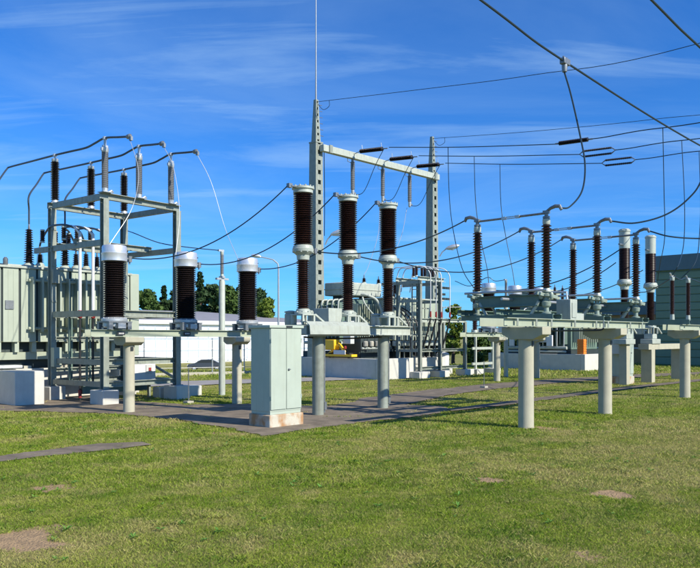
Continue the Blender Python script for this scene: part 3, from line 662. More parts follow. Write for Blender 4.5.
# --- green cabinet
CAB = gnd(270, 428)
def cabinet(loc, label, w, d, h, ph, box=False):
    r = thing('control_cabinet', label, 'cabinet', loc, group='green control cabinets')
    MB().box(-0.02, w+0.03, -0.02, d+0.02, -0.1, ph).build('plinth', 'concrete_rust', r, bevel=0.02)
    MB().box(0.02, w-0.02, 0.02, d-0.02, ph+0.002, ph+0.09).build('skirt', 'cabinet_paint', r)
    MB().box(0.012, w-0.012, 0.014, d-0.012, ph+0.06, h-0.06).build('housing', 'cabinet_paint', r, bevel=0.006)
    MB().box(-0.03, w+0.03, -0.03, d+0.03, h-0.06, h).build('roof', 'cabinet_paint', r, bevel=0.008)
    for i, (a, b) in enumerate(((0.02, w/2-0.006), (w/2+0.006, w-0.02))):
        dr = MB().box(a, b, -0.008, 0.0135, ph+0.10, h-0.075).build('door', 'cabinet_paint', r, bevel=0.005)
        for z in (ph+0.3, h-0.35):
            MB().box(a-0.004 if i == 0 else b-0.014, a+0.014 if i == 0 else b+0.004, -0.016, -0.0085, z, z+0.08).build('hinge', 'cabinet_paint', dr)
        if i == 1:
            mb = MB().lathe([(0.022, 0), (0.022, 0.02), (0.012, 0.03)], 12, (a+0.05, -0.0085, ph+(h-ph)*0.5), axis=(0,-1,0)); mb.box(a+0.035, a+0.09, -0.036, -0.026, ph+(h-ph)*0.5-0.008, ph+(h-ph)*0.5+0.008); mb.build('handle', 'hardware', dr)
    MB().box(w/2-0.03, w/2+0.14, -0.036, -0.0305, h-0.052, h-0.012).build('name_plate', 'sign_dark', r)
    return r
cabinet(CAB, 'tall pale green cabinet with two doors on a rust-stained concrete plinth in front', 0.86, 0.62, 2.04, 0.25)
c2 = cabinet(gnd(627, 384), 'pale green cabinet with small white box on its side, behind the right-hand round columns', 0.62, 0.78, 2.10, 0.28)
bxx = MB().box(-0.36, -0.021, 0.0, 0.55, 1.15, 1.68).build('meter_box', 'grey_box', c2, bevel=0.01); MB().box(-0.10, -0.03, -0.012, -0.001, 1.25, 1.6).build('door', 'white_paint', bxx)

# ================================================================== BREAKERS IN THE MIDDLE
BR = gnd(318, 415)
bs = thing('equipment_support', 'pale trough and beam on two round steel columns under the three tall breakers', 'support', BR, group='equipment supports')
for u in (0, 2.28):
    c = MB().lathe([(0.135, -0.2), (0.135, 1.84)], 26, (u, 0, 0)).build('column', 'steel', bs)
    MB().lathe([(0.19, 1.80), (0.19, 1.838)], 20, (u, 0, 0)).build('top_plate', 'steel', c)
    MB().tube([(u+0.15, -0.06, 0.05), (u+0.15, -0.06, 1.8)], 0.02, 8).build('conduit', 'hardware', c); MB().box(u+0.11, u+0.19, -0.10, -0.02, 0.12, 0.30).build('clip', 'hardware', c)
for v in (-0.30, 0.30):
    MB().channel((-0.62, v, 1.955), (3.05, v, 1.955), 0.09, 0.22, 0.014, flip=1 if v < 0 else -1).build('beam', 'pale_steel', bs)
for u in (-0.5, 0.5, 1.6, 2.9): MB().bar((u, -0.25, 1.95), (u, 0.25, 1.95), 0.08, 0.18).build('cross_beam', 'pale_steel', bs)
# tilted sheet cover: the pale trough along the front
mb = MB(); pr = [(-0.36, 1.82), (-0.44, 1.86), (-0.42, 2.06), (-0.30, 2.15), (-0.10, 2.16), (-0.10, 2.14), (-0.30, 2.13), (-0.40, 2.05), (-0.42, 1.87), (-0.36, 1.835)]
for (ua, ub) in ((-0.66, 1.32),):
    n = len(pr); mb.add([(ua, a, b) for a, b in pr]+[(ub, a, b) for a, b in pr], [(i, i+n, (i+1) % n+n, (i+1) % n) for i in range(n)]+[tuple(range(n)), tuple(range(n, 2*n))[::-1]])
mb.build('cover', 'pale_steel', bs)
MB().box(-0.55, 3.0, -0.24, 0.24, 2.067, 2.085).build('deck_plate', 'pale_steel', bs)
MB().box(0.35, 0.80, 0.0, 0.5, 2.088, 2.48).build('drive_cabinet', 'pale_steel', bs, bevel=0.01)
mb = MB().tube([(-0.4, 0.05, 1.80), (0.4, 0.05, 1.76), (1.2, 0.0, 1.77), (2.2, -0.05, 1.80)], 0.02, 6); mb.build('cable_run', 'black_rubber', bs)
proto = None; brk = []
for u, lb in zip((-0.47, 1.0, 2.48), ('tallest brown double insulator breaker pole, above the green cabinet', 'brown double insulator breaker pole in the middle of the three', 'brown double insulator breaker pole above the right end of the pale beam')):
    loc = uv(BR, u, 0, 2.087)
    if proto is None:
        proto = thing('circuit_breaker', lb, 'circuit breaker', loc, group='tall breaker poles'); make_breaker(proto)
        proto.scale = (1, 1, 1.025)
    else: copy_tree(proto, loc=loc, label=lb)
    brk.append(loc)
for i in range(3):
    a = ctL[i]+U*0.42+Vector((0, 0, 1.72)); b = brk[i]-U*0.44+Vector((0, 0, 3.09))
    wire('span_wire', sag(a, b, [0.52, 0.5, 0.45][i]), 0.0135, 'wire', ['dark sagging wire from the leftmost silver cap up to the tallest breaker head', 'dark sagging wire from the middle silver cap to the middle breaker head', 'dark sagging wire from the silver cap behind the cabinet to the third breaker head'][i], group='sagging wires from transformers to breakers')

# ================================================================== DISCONNECT SWITCHES AT RIGHT
DS = gnd(526, 427)
ds = thing('equipment_support', 'long steel beams on two thick round concrete columns at front right', 'support', DS, group='equipment supports')
for u in (0, 3.59): column(ds, u, 0, 2.0, 0.155, (0.92, 0.34, 0.22))
for v in (-0.30, 0.30):
    for a, b in ((-1.25, 2.75), (2.757, 5.25)):
        MB().channel((a, v, 2.085), (b, v, 2.085), 0.08, 0.16, 0.014, flip=1 if v < 0 else -1).build('beam', 'paint_green', ds)
for u in (2.75,): MB().box(u-0.02, u+0.02, -0.356, -0.342, 2.0, 2.16).build('splice_plate', 'hardware', ds)
DV = 1.70
def make_switch(root):                               # local: u = 0 at the pole, front insulator at v = 0, rear at v = DV; z = 0 on the beams
    MB().channel((-0.16, -0.25, 0.055), (-0.16, DV+0.3, 0.055), 0.07, 0.11, flip=1).build('rail', 'paint_slate', root)
    MB().channel((0.16, -0.25, 0.055), (0.16, DV+0.3, 0.055), 0.07, 0.11, flip=-1).build('rail', 'paint_slate', root)
    MB().channel((-0.12, 0.12, 0.40), (-0.12, DV-0.08, 0.40), 0.08, 0.24, flip=-1).build('base_beam', 'paint_slate', root)
    MB().channel((0.12, 0.12, 0.40), (0.12, DV-0.08, 0.40), 0.08, 0.24, flip=1).build('base_beam', 'paint_slate', root)
    MB().tube([(-0.2, -0.12, 0.60), (-0.2, DV+0.2, 0.60)], 0.025, 8).build('drive_rod', 'galvanised', root)
    for v in (0.0, DV):
        mb = MB().lathe([(0.10, 0.112), (0.10, 0.14), (0.055, 0.16), (0.05, 0.24), (0.09, 0.28), (0.10, 0.36), (0.06, 0.40), (0.055, 0.46), (0.12, 0.48), (0.12, 0.52), (0.07, 0.54), (0.07, 0.57)], 18, (0, v, 0))
        for t in (0.4, 2.5, 4.6): mb.lathe([(0.03, 0.42), (0.045, 0.45), (0.045, 0.53), (0.03, 0.56)], 10, (0.12*math.cos(t), v+0.12*math.sin(t), 0))
        mb.bar((-0.05, v, 0.5), (-0.26, v+0.08, 0.54), 0.06); mb.bar((0.05, v-0.04, 0.5), (0.22, v-0.12, 0.46), 0.07); mb.build('rotating_base', 'switch_casting', root)
        s = 1 if v == 0 else -1
        mb = MB(); mb.tube(spline([(-0.1, v+0.30*s, 0.11), (-0.1, v+0.20*s, 0.25), (-0.1, v+0.12*s, 0.38)], 4), 0.035, 8); mb.tube(spline([(0.1, v+0.42*s, 0.11), (0.1, v+0.35*s, 0.25), (0.1, v+0.22*s, 0.38)], 4), 0.03, 8); mb.build('bracket', 'pale_steel', root)
        post_insulator(root, 0, v, 0.57, 2.10, 0.062, 0.108, 22, 'porcelain', 0.13, 0.08, 'insulator', 20)
        mb = MB().lathe([(0.075, 2.10), (0.075, 2.14), (0.04, 2.15), (0.04, 2.22)], 12, (0, v, 0)); mb.box(-0.05, 0.05, v-0.06, v+0.06, 2.20, 2.26)
        mb.tube([(0, v, 2.24), (0, v-s*0.10, 2.30), (0, v-s*0.20, 2.33), (0, v-s*0.30, 2.32), (0, v-s*0.34, 2.24)], [0.03, 0.035, 0.04, 0.04, 0.03], 8); mb.build('terminal', 'hardware', root)
        MB().tube([(0, v+0.03*s, 2.21), (0, v+s*DV*0.40, 2.21)], 0.024, 8).build('contact_arm', 'hardware', root)
    mb = MB().box(-0.02, 0.02, DV*0.38, DV*0.62, 2.185, 2.20); mb.box(-0.02, 0.02, DV*0.38, DV*0.62, 2.22, 2.235); mb.box(-0.03, 0.03, DV*0.37, DV*0.43, 2.18, 2.24); mb.box(-0.03, 0.03, DV*0.57, DV*0.63, 2.18, 2.24); mb.build('contact', 'galvanised', root)
for u in (-0.9, -0.2, 0.4, 1.4, 2.4, 3.0, 4.2, 4.9): MB().box(u-0.03, u+0.03, -0.352, -0.341, 2.02, 2.15).build('bolt_plate', 'steel', ds)
for v in (-0.05, 0.12): MB().tube(spline([(0.2, v, 2.02), (0.25, v, 1.9), (0.6, v, 1.93), (3.0, v, 1.95), (3.4, v, 2.0)], 4), 0.018, 6).build('cable', 'black_rubber', ds)
for v in (0.85, DV+0.12): MB().channel((0.3, v, 2.33), (5.75, v, 2.33), 0.10, 0.13).build('cross_rail', 'paint_slate', ds)
for u in (1.9, 4.3): MB().bar((u, 0.3, 2.23), (u, DV+0.1, 2.23), 0.08, 0.06).build('tie_bar', 'paint_slate', ds)
proto = None; dsw = []
for u, lb in zip((0.82, 3.17, 5.35), ('nearest disconnect switch with two ribbed brown insulators on the front right support', 'middle disconnect switch of the three on the front right support', 'farthest disconnect switch, at the right end of the front right support')):
    loc = uv(DS, u, 0, 2.167)
    if proto is None: proto = thing('disconnect_switch', lb, 'disconnect switch', loc, group='disconnect switches'); make_switch(proto)
    else: copy_tree(proto, loc=loc, label=lb)
    dsw.append(loc)
# long drive shaft and mechanism boxes
wire('drive_shaft', [uv(DS, 0.3, 0.75, 2.60), uv(DS, 5.7, 0.75, 2.60)], 0.03, 'galvanised', 'long thin drive shaft linking the three disconnect switches', 'shaft', None, 8)
dm = thing('drive_mechanism', 'pale box of the switch drive between the first two disconnect switches', 'drive box', uv(DS, 2.0, 0.1, 2.167))
MB().box(-0.16, 0.16, -0.12, 0.22, 0.0, 0.46).build('housing', 'pale_steel', dm, bevel=0.012); MB().box(-0.10, 0.10, -0.135, -0.121, 0.06, 0.38).build('door', 'pale_steel', dm)
MB().box(0.2, 0.62, -0.05, 0.3, 0.0, 0.16).build('gear_case', 'pale_steel', dm, bevel=0.01); MB().tube([(0, 0.05, 0.46), (0, 0.05, 0.62), (0, 0.6, 0.64)], 0.03, 8).build('shaft', 'galvanised', dm)
for i in range(3):
    a = brk[i]+U*0.38+Vector((0, 0, 1.68)); b = dsw[i]+V*(DV+0.34)+Vector((0, 0, 2.27))
    wire('span_wire', sag(a, b, [0.30, 0.42, 0.55][i], 30), 0.0145, 'wire', ['dark wire from the flange of the tallest breaker right to the nearest disconnect switch', 'dark wire from the middle breaker flange right to the middle disconnect switch', 'dark wire from the third breaker flange right to the farthest disconnect switch'][i], group='sagging wires from breakers to disconnect switches')

# small support at the right edge with thin insulators
SR = gnd(685, 397)
sr = thing('equipment_support', 'steel beam on round concrete columns at the right edge under thin insulators', 'support', SR, group='equipment supports')
for u in (0, 3.2): column(sr, u, 0, 2.0, 0.15, (0.92, 0.34, 0.22))
for v in (-0.28, 0.28): MB().channel((-1.1, v, 2.085), (5.0, v, 2.085), 0.08, 0.16, 0.014, flip=1 if v < 0 else -1).build('beam', 'paint_green', sr)
MB().channel((-0.75, -0.4, 2.235), (-0.75, 1.4, 2.235), 0.1, 0.14).build('rail', 'paint_slate', sr); MB().channel((0.55, -0.4, 2.235), (0.55, 1.4, 2.235), 0.1, 0.14).build('rail', 'paint_slate', sr)
thin = []
for u, lb in ((-0.75, 'thin dark post insulator at the right edge, left one of the pair'), (0.55, 'thin dark post insulator at the right edge, right one of the pair')):
    o = thing('post_insulator', lb, 'insulator', uv(SR, u, 0.1, 2.306), group='thin post insulators at the right edge')
    post_insulator(o, 0, 0, 0, 1.25, 0.05, 0.072, 24, 'porcelain', 0.1, 0.16, 'body')
    mb = MB().box(-0.12, 0.12, -0.03, 0.03, 1.25, 1.30); mb.tube([(-0.1, 0, 1.28), (-0.16, 0, 1.36)], 0.025, 8); mb.build('clamp', 'galvanised', o); thin.append(uv(SR, u, 0.1, 2.306+1.3))
wire('span_wire', spline([thin[0]-V*.1, at(655, 288, 24), at(645, 292, 27), at(632, 292, 30)], 6), 0.016, 'wire', 'dark wire from the left thin insulator to the rear breaker', group='wires at the thin insulators')
wire('span_wire', spline([thin[0], thin[0].lerp(thin[1], .5)-Vector((0,0,.08)), thin[1], thin[1]+U*1.6-Vector((0,0,.1)), thin[1]+U*3], 6), 0.018, 'wire', 'dark wire linking the two thin insulators at the right edge', group='wires at the thin insulators')

# ================================================================== SECOND BAY (behind the middle)
C2 = gnd(497, 381)
ct_support(C2, 'beam on two round columns behind the front right support, carrying white-capped transformers', 'equipment supports', (0, 3.22), -2.4, 4.0)
ct2, _ = place_cts(C2, (-0.62, 1.38, 3.4), ('left one of the two distant white-capped transformers behind the nearest disconnect switch', 'right one of the two distant white-capped transformers behind the nearest disconnect switch', 'distant white-capped transformer almost hidden behind a front insulator of the nearest switch'), 'silver-capped current transformers', ct_proto)
o = thing('post_insulator', 'small dark insulator behind the base of the nearest disconnect switch', 'insulator', uv(C2, -1.6, 0, 1.976)); post_insulator(o, 0, 0, 0, 1.7, 0.07, 0.11, 20, 'porcelain', 0.1, 0.1, 'body'); ins0 = uv(C2, -1.6, 0, 3.67)
B2 = gnd(380, 380)
make_bund(B2, 4.6, 6.0, 'grey concrete bund in the middle distance with its lit white end')
T2 = make_transformer(B2, 'transformer with big oil tank on top behind the three tall breakers', 2.55, 6.4, 1.5, 3.6, 0.48, 2.6)
mb = MB(); cb = [(1.07, 3.05), (3.6, 3.05), (3.6, 4.4), (1.07, 4.4)]
cons = MB().box(1.07, 3.6, 3.05, 4.4, 3.72, 4.33).build('oil_tank', 'pale_steel', T2, bevel=0.05)
MB().box(1.04, 3.63, 3.02, 4.43, 4.0, 4.04).build('seam', 'pale_steel', cons)
for u in (1.4, 3.2): MB().box(u-.06, u+.06, 3.3, 4.1, 2.9, 3.74).build('bracket', 'paint_dark', T2)
MB().box(0.7, 2.5, 2.6, 5.0, 1.2, 3.5).build('main_tank', 'paint_slate', T2, bevel=0.03)
for i in range(9):
    MB().box(0.35, 0.69, 2.7+i*0.24, 2.76+i*0.24, 1.5, 3.35).build('radiator_fin', 'paint_slate', T2)
for i in range(10):
    MB().box(1.0+i*0.15, 1.04+i*0.15, 2.2, 2.59, 1.4, 3.3).build('radiator_fin', 'paint_green', T2)
mb = MB().tube(spline([(1.3, 2.3, 3.75), (1.5, 2.1, 3.7), (1.9, 1.9, 3.5), (2.1, 1.8, 3.1), (2.2, 1.8, 2.7)], 5), 0.06, 10); mb.tube(spline([(1.2, 2.1, 3.6), (1.25, 2.0, 3.3), (1.6, 1.9, 2.9), (2.0, 1.9, 2.7)], 5), 0.04, 8); mb.build('oil_pipe', 'pale_steel', T2)
for i in range(9):
    MB().lathe([(0.16, 0), (0.19, 0.02), (0.19, 0.22), (0.16, 0.24)], 16, (2.5+i*0.42, 1.2, 1.38)).build('fan', 'pale_steel', T2)
    MB().box(2.62+i*0.42, 2.68+i*0.42, 1.46, 1.60, 0.9, 1.62).build('fan_bracket', 'paint_dark', T2)
MB().box(0.5, 6.3, 1.2, 1.35, 1.15, 1.25).build('fan_rail', 'paint_dark', T2)
MB().box(0.45, 6.2, 1.6, 5.2, 0.75, 1.15).build('base', 'paint_dark', T2)
MB().box(0.5, 2.45, 1.55, 2.55, 0.8, 1.75).build('shade_box', 'paint_dark', T2)  # added dark box, stands for the black shade low on this transformer
for i in range(6): MB().tube(spline([(0.6, 2.7+i*0.35, 3.5), (0.3, 2.7+i*0.35, 3.42), (0.25, 2.7+i*0.35, 3.0)], 4), 0.04, 8).build('cooling_pipe', 'pale_steel', T2)
MB().tube([(0.28, 2.5, 1.55), (0.28, 4.9, 1.55)], 0.07, 10).build('header_pipe', 'pale_steel', T2)
MB().tube([(0.5, 1.5, 1.30), (2.5, 1.5, 1.30)], 0.05, 10).build('header_pipe', 'pale_steel', T2)
for i in range(5): MB().lathe([(0.09, 0), (0.11, 0.02), (0.11, 0.2), (0.08, 0.24)], 14, (0.7+i*0.38, 1.45, 1.38)).build('valve', 'concrete', T2)
MB().box(0.05, 0.30, 1.75, 2.2, 1.5, 2.5).build('control_box', 'grey_box', T2, bevel=0.01)
for q in range(12): MB().bar((0.95, 2.56, 1.3+q*0.2), (0.95, 2.56, 1.33+q*0.2), 0.3, 0.03, up=(0,1,0)).build('rung', 'galvanised', T2)
tb2 = []
for px, v in ((364, 3.7), (378.5, 3.7)):
    d = B2+V*v; k = (px-350)/FPX; a = (k*d.y-d.x)/(U.x-k*U.y); bushing(T2, a, v, 4.335, 0.30, 0.12, 'porcelain'); tb2.append(uv(B2, a, v, 4.8))
for i in range(4): bushing(T2, 3.0+i*0.32, 2.3, 3.63, 0.62, 0.10)
# the low frame with its tube loops
F2 = gnd(420, 378)
f2 = thing('steel_frame', 'low steel frame with white tube loops and small insulators in the middle distance', 'steel frame', F2)
for u, v, h in ((0,0,4.3), (1.46,0,4.3), (0,1.25,4.3), (1.46,1.25,4.3), (3.42,0,2.52), (3.42,1.25,2.52)): frame_post(f2, u, v, h, 0.135, (0.75, 0.55, 0.28))
for v in (0, 1.25):
    MB().channel((-0.1, v, 4.38), (1.8, v, 4.38), 0.12, 0.17).build('beam', 'pale_steel', f2)
    for z in (2.55,): MB().channel((0.09, v, z), (3.55, v, z), 0.1, 0.15).build('beam', 'pale_steel', f2)
    for z in (1.2, 0.42): MB().channel((0.09, v, z), (3.33, v, z), 0.1, 0.13).build('beam', 'steel', f2)
for u in (0, 1.46):
    MB().channel((u, -0.1, 4.22), (u, 2.2, 4.22), 0.10, 0.14).build('beam', 'steel', f2)
    for z in (3.4, 1.2, 0.42): MB().channel((u, 0.09, z-.004), (u, 1.16, z-.004), 0.09, 0.12).build('beam', 'steel', f2)
MB().channel((3.42, 0.09, 1.2), (3.42, 1.16, 1.2), 0.09, 0.12).build('beam', 'steel', f2)
for i in range(6):
    post_insulator(f2, 0.0+i*0.3, 0.6 if i % 2 else 0.2, 4.466, 4.95, 0.05, 0.08, 6, 'porcelain', 0.06, 0.05, 'insulator', 12)
for i in range(3): post_insulator(f2, 0.1+i*0.28, 1.75, 3.75, 4.29, 0.06, 0.10, 6, 'porcelain', 0.05, 0.05, 'insulator', 12)
for i, uu in enumerate((0.55, 0.95, 1.35, 2.0)):
    MB().tube(spline([(uu-0.35, 1.9, 3.9), (uu-0.35, 1.7, 4.85), (uu-0.3, 1.2, 4.95), (uu-0.1, 0.3, 4.97), (uu+0.05, -0.05, 4.7), (uu+0.08, -0.1, 4.2), (uu+0.08, -0.1, 2.95)], 6), 0.023, 8).build('tube_loop', 'white_paint', f2)
    MB().lathe([(0.035, 2.68), (0.045, 2.72), (0.04, 2.93)], 10, (uu+0.08, -0.1, 0)).build('cable_end', 'red_plastic', f2)
    MB().tube(spline([(uu+0.08, -0.1, 2.62), (uu+0.02, 0.1, 1.8), (uu-0.1, 0.3, 1.0), (uu-0.1, 0.3, -0.05)], 5), 0.04, 8).build('cable', 'black_rubber', f2)
for uu, zz in ((1.75, 4.05), (1.75, 3.75), (2.15, 4.05), (2.15, 3.55)): MB().bar((uu-0.4, 0.1, zz), (uu+0.2, 0.1, zz), 0.1, 0.1).build('arm', 'paint_dark', f2)
for u in (0.42, 0.85, 1.85, 2.3, 2.75): MB().bar((u, 1.25, 0.45), (u, 1.25, 2.5), 0.045).build('upright', 'steel', f2)
for q in range(11): MB().bar((0.0, 0.1, 0.6+q*0.33), (0.0, 0.42, 0.6+q*0.33), 0.03).build('rung', 'steel', f2)
MB().bar((0, 0.44, 0.3), (0, 0.44, 4.2), 0.05).build('ladder_rail', 'steel', f2)
for z in (0.8, 1.85, 3.1): MB().bar((0.05, 0.62, z), (1.42, 0.62, z), 0.05).build('rail', 'steel', f2)
for q in range(3): MB().tube(spline([(0.25+q*0.3, 1.9, 3.75), (0.25+q*0.3, 1.95, 3.3), (0.3+q*0.3, 1.3, 2.9), (0.4+q*0.3, 0.9, 2.2), (0.4+q*0.3, 0.8, 0.4)], 5), 0.035, 8).build('cable', 'black_rubber', f2)
mb = MB().tube([(1.6, -0.05, 2.63), (1.6, -0.05, 3.15), (3.0, -0.05, 3.2), (3.05, -0.05, 2.63)], 0.02, 6); mb.build('guard_rail', 'galvanised', f2)
gt_ = thing('storage_tank', 'small white round tank inside the low steel frame', 'tank', uv(F2, 2.35, 0.5, 0)); MB().lathe([(0.30, 0), (0.30, 1.0), (0.26, 1.06), (0.1, 1.09)], 22).build('vessel', 'white_paint', gt_); MB().lathe([(0.1, 1.09), (0.1, 1.15), (0.04, 1.17)], 12).build('lid', 'galvanised', gt_)
# gate-like rail frame right of the low frame
ra = thing('guard_frame', 'small rail frame on concrete feet right of the low steel frame', 'rail', uv(F2, 4.6, 0.2))
for u in (0, 1.5): MB().bar((u, 0, 0.2), (u, 0, 2.1), 0.10).build('post', 'pale_steel', ra); MB().box(u-.3, u+.3, -.3, .3, -.1, .25).build('footing', 'concrete_white', ra, bevel=0.02)
for z in (0.5, 1.25, 2.1): MB().bar((-0.3, 0.0, z), (1.9, 0.0, z), 0.07, 0.12).build('rail', 'pale_steel', ra)
# second breaker row with pale heads
TB = gnd(648, 382)
tbl = thing('concrete_table', 'concrete portal of short posts and slab under the pale-headed breakers at right', 'concrete portal', TB)
for u in (0, 3.2): MB().box(u-.17, u+.17, -.22, .22, -.2, 1.30).build('post', 'concrete_column', tbl, bevel=0.015)
MB().box(-0.45, 3.5, -0.21, 0.21, 1.302, 1.52).build('slab', 'concrete_column', tbl)
proto = None; br2 = []
for px, lb in ((624.5, 'pale-headed brown breaker pole left of the farthest disconnect switch'), (650.5, 'pale-headed brown breaker pole right of the farthest disconnect switch')):
    k = (px-350)/FPX; d = TB; a = (k*d.y-d.x)/(U.x-k*U.y); loc = uv(TB, a, 0, 1.93)
    if px < 630: MB().box(a-.15, a+.15, -.15, .15, -.2, 1.52).build('post', 'concrete_column', tbl, bevel=0.015)
    MB().box(a-.42, a+.42, -.25, .25, 1.523, 1.72).build('pedestal_box', 'pale_steel', tbl, bevel=0.02); MB().box(a-.22, a+.22, -.18, .18, 1.723, 1.925).build('pedestal', 'pale_steel', tbl, bevel=0.02)
    if proto is None: proto = thing('circuit_breaker', lb, 'circuit breaker', loc, group='pale-headed breaker poles'); make_breaker(proto, True); proto.scale = (1.12, 1.12, 1.17)
    else: copy_tree(proto, loc=loc, label=lb)
    br2.append(loc)
tgt = [br2[0]-U*2.7, br2[0], br2[1]]
for i in range(3):
    a = ct2[i]+U*0.42+Vector((0, 0, 1.72)); b = [at(613, 258, 30.6), at(616, 262.5, 31.0), at(643, 270, 33)][i]
    if i == 0: b = br2[0]-U*.45+Vector((0, 0, 3.13))
    wire('span_wire', sag(a, b, 0.45), 0.02, 'wire', ['faint distant wire rising to the left pale-headed breaker, upper of three', 'faint distant wire rising toward the pale-headed breakers, middle of three', 'faint distant wire rising to the right pale-headed breaker, lowest of three'][i], group='distant wires to the pale-headed breakers')

# ================================================================== THIRD BAY
B3 = gnd(585, 371)
make_bund(B3, 4.6, 6.0, 'grey concrete bund behind the front right columns')
T3 = thing('power_transformer', 'dark transformer with pale control boxes behind the front right columns', 'transformer', B3, group='power transformers')
MB().box(0.8, 4.0, 1.2, 4.6, 1.1, 3.6).build('main_tank', 'paint_slate', T3, bevel=0.03)
MB().box(0.7, 4.1, 1.1, 4.7, 3.602, 3.7).build('lid', 'paint_green', T3)
for i in range(10): MB().box(0.45, 0.79, 1.4+i*0.26, 1.46+i*0.26, 1.4, 3.2).build('radiator_fin', 'paint_slate', T3)
for a, b, c, d, e, f, m_ in ((0.1, 0.44, 2.3, 3.1, 1.5, 2.6, 'grey_box'), (0.1, 0.44, 3.6, 4.2, 1.7, 2.3, 'grey_box'), (0.15, 0.44, 1.3, 1.9, 2.6, 3.0, 'pale_steel'), (0.1, 0.5, 4.6, 5.4, 1.8, 2.8, 'white_paint')):
    MB().box(a, b, c, d, e, f).build('control_box', m_, T3, bevel=0.01)
mb = MB().tube([(0.3, 1.2, 1.2), (0.3, 4.8, 1.2)], 0.09, 10); mb.tube([(0.2, 1.2, 1.0), (0.2, 4.8, 1.0)], 0.06, 8); mb.tube(spline([(0.4, 2, 3.5), (0.2, 2.1, 3.3), (0.2, 2.1, 2.6), (0.4, 2.1, 2.2)], 5), 0.05, 8); mb.build('oil_pipe', 'pale_steel', T3)
MB().box(0.4, 4.3, 1.0, 5.0, 0.7, 1.09).build('base', 'paint_dark', T3)
for i in range(3): bushing(T3, 1.4+i*0.9, 2.5, 3.71, 0.9, 0.13, 'porcelain')
MB().box(1.0, 3.8, 3.4, 4.5, 4.0, 4.6).build('oil_tank', 'paint_green', T3, bevel=0.1); MB().box(1.5, 3.3, 3.7, 4.2, 3.702, 3.999).build('bracket', 'paint_dark', T3)
for i in range(7): MB().tube(spline([(0.75, 1.35+i*0.42, 3.45), (0.4, 1.35+i*0.42, 3.35), (0.3, 1.35+i*0.42, 2.9), (0.35, 1.4+i*0.42, 1.3)], 4), 0.035, 8).build('cooling_pipe', 'galvanised', T3)
MB().box(0.05, 0.40, 3.2, 3.5, 2.5, 3.3).build('control_box', 'pale_steel', T3, bevel=0.01)
for a, b, c, d in ((1.9, 2.25, 1.3, 1.9), (4.3, 4.6, 1.3, 2.0), (3.15, 3.5, 1.25, 1.7)): MB().box(-0.02, 0.09, a, b, c, d).build('control_box', 'white_paint', T3, bevel=0.01)
for i in range(12): MB().box(1.0+i*0.24, 1.05+i*0.24, 0.8, 1.18, 1.5, 3.3).build('radiator_fin', 'paint_green', T3)
orc = thing('orange_crate', 'orange slatted box on the bund behind the front right columns', 'crate', uv(B3, 0.22, 0.3, 0.88)); orc.scale = (0.72, 0.62, 0.82)
for i in range(6): MB().box(-0.2, 0.26, -0.3, 0.3, 0.02+i*0.16, 0.14+i*0.16).build('slat', 'orange_paint', orc)
MB().box(-0.17, 0.23, -0.27, 0.27, 0.0, 0.98).build('core', 'orange_paint', orc)
# yellow machine on the middle bund
ym = thing('yellow_machine', 'small yellow machine with white plate between the middle columns', 'machine', uv(B2, -0.1, 1.55, 0.885))
MB().box(-0.1, 0.25, -0.1, 1.7, 0.06, 0.16).build('deck', 'yellow_paint', ym)
MB().box(-0.1, 0.25, 0.95, 1.6, 0.36, 0.80).build('engine_cover', 'yellow_paint', ym, bevel=0.03)
MB().bar((0.05, 1.45, 0.13), (0.05, 0.75, 0.62), 0.10).build('arm', 'yellow_paint', ym); MB().bar((0.05, 0.75, 0.60), (0.05, 0.45, 0.25), 0.10).build('arm', 'yellow_paint', ym)
MB().box(-0.14, -0.105, 0.25, 0.95, 0.16, 0.34).build('plate', 'white_paint', ym); MB().lathe([(0.06, 0.40), (0.06, 0.5), (0.02, 0.53)], 10, (0.05, 0.42, 0)).build('lamp', 'red_plastic', ym)
for v in (0.15, 1.3): MB().lathe([(0.11, -0.12), (0.11, 0.12)], 14, (0.08, v, 0.11), axis=(1, 0, 0)).build('roller', 'tyre', ym)

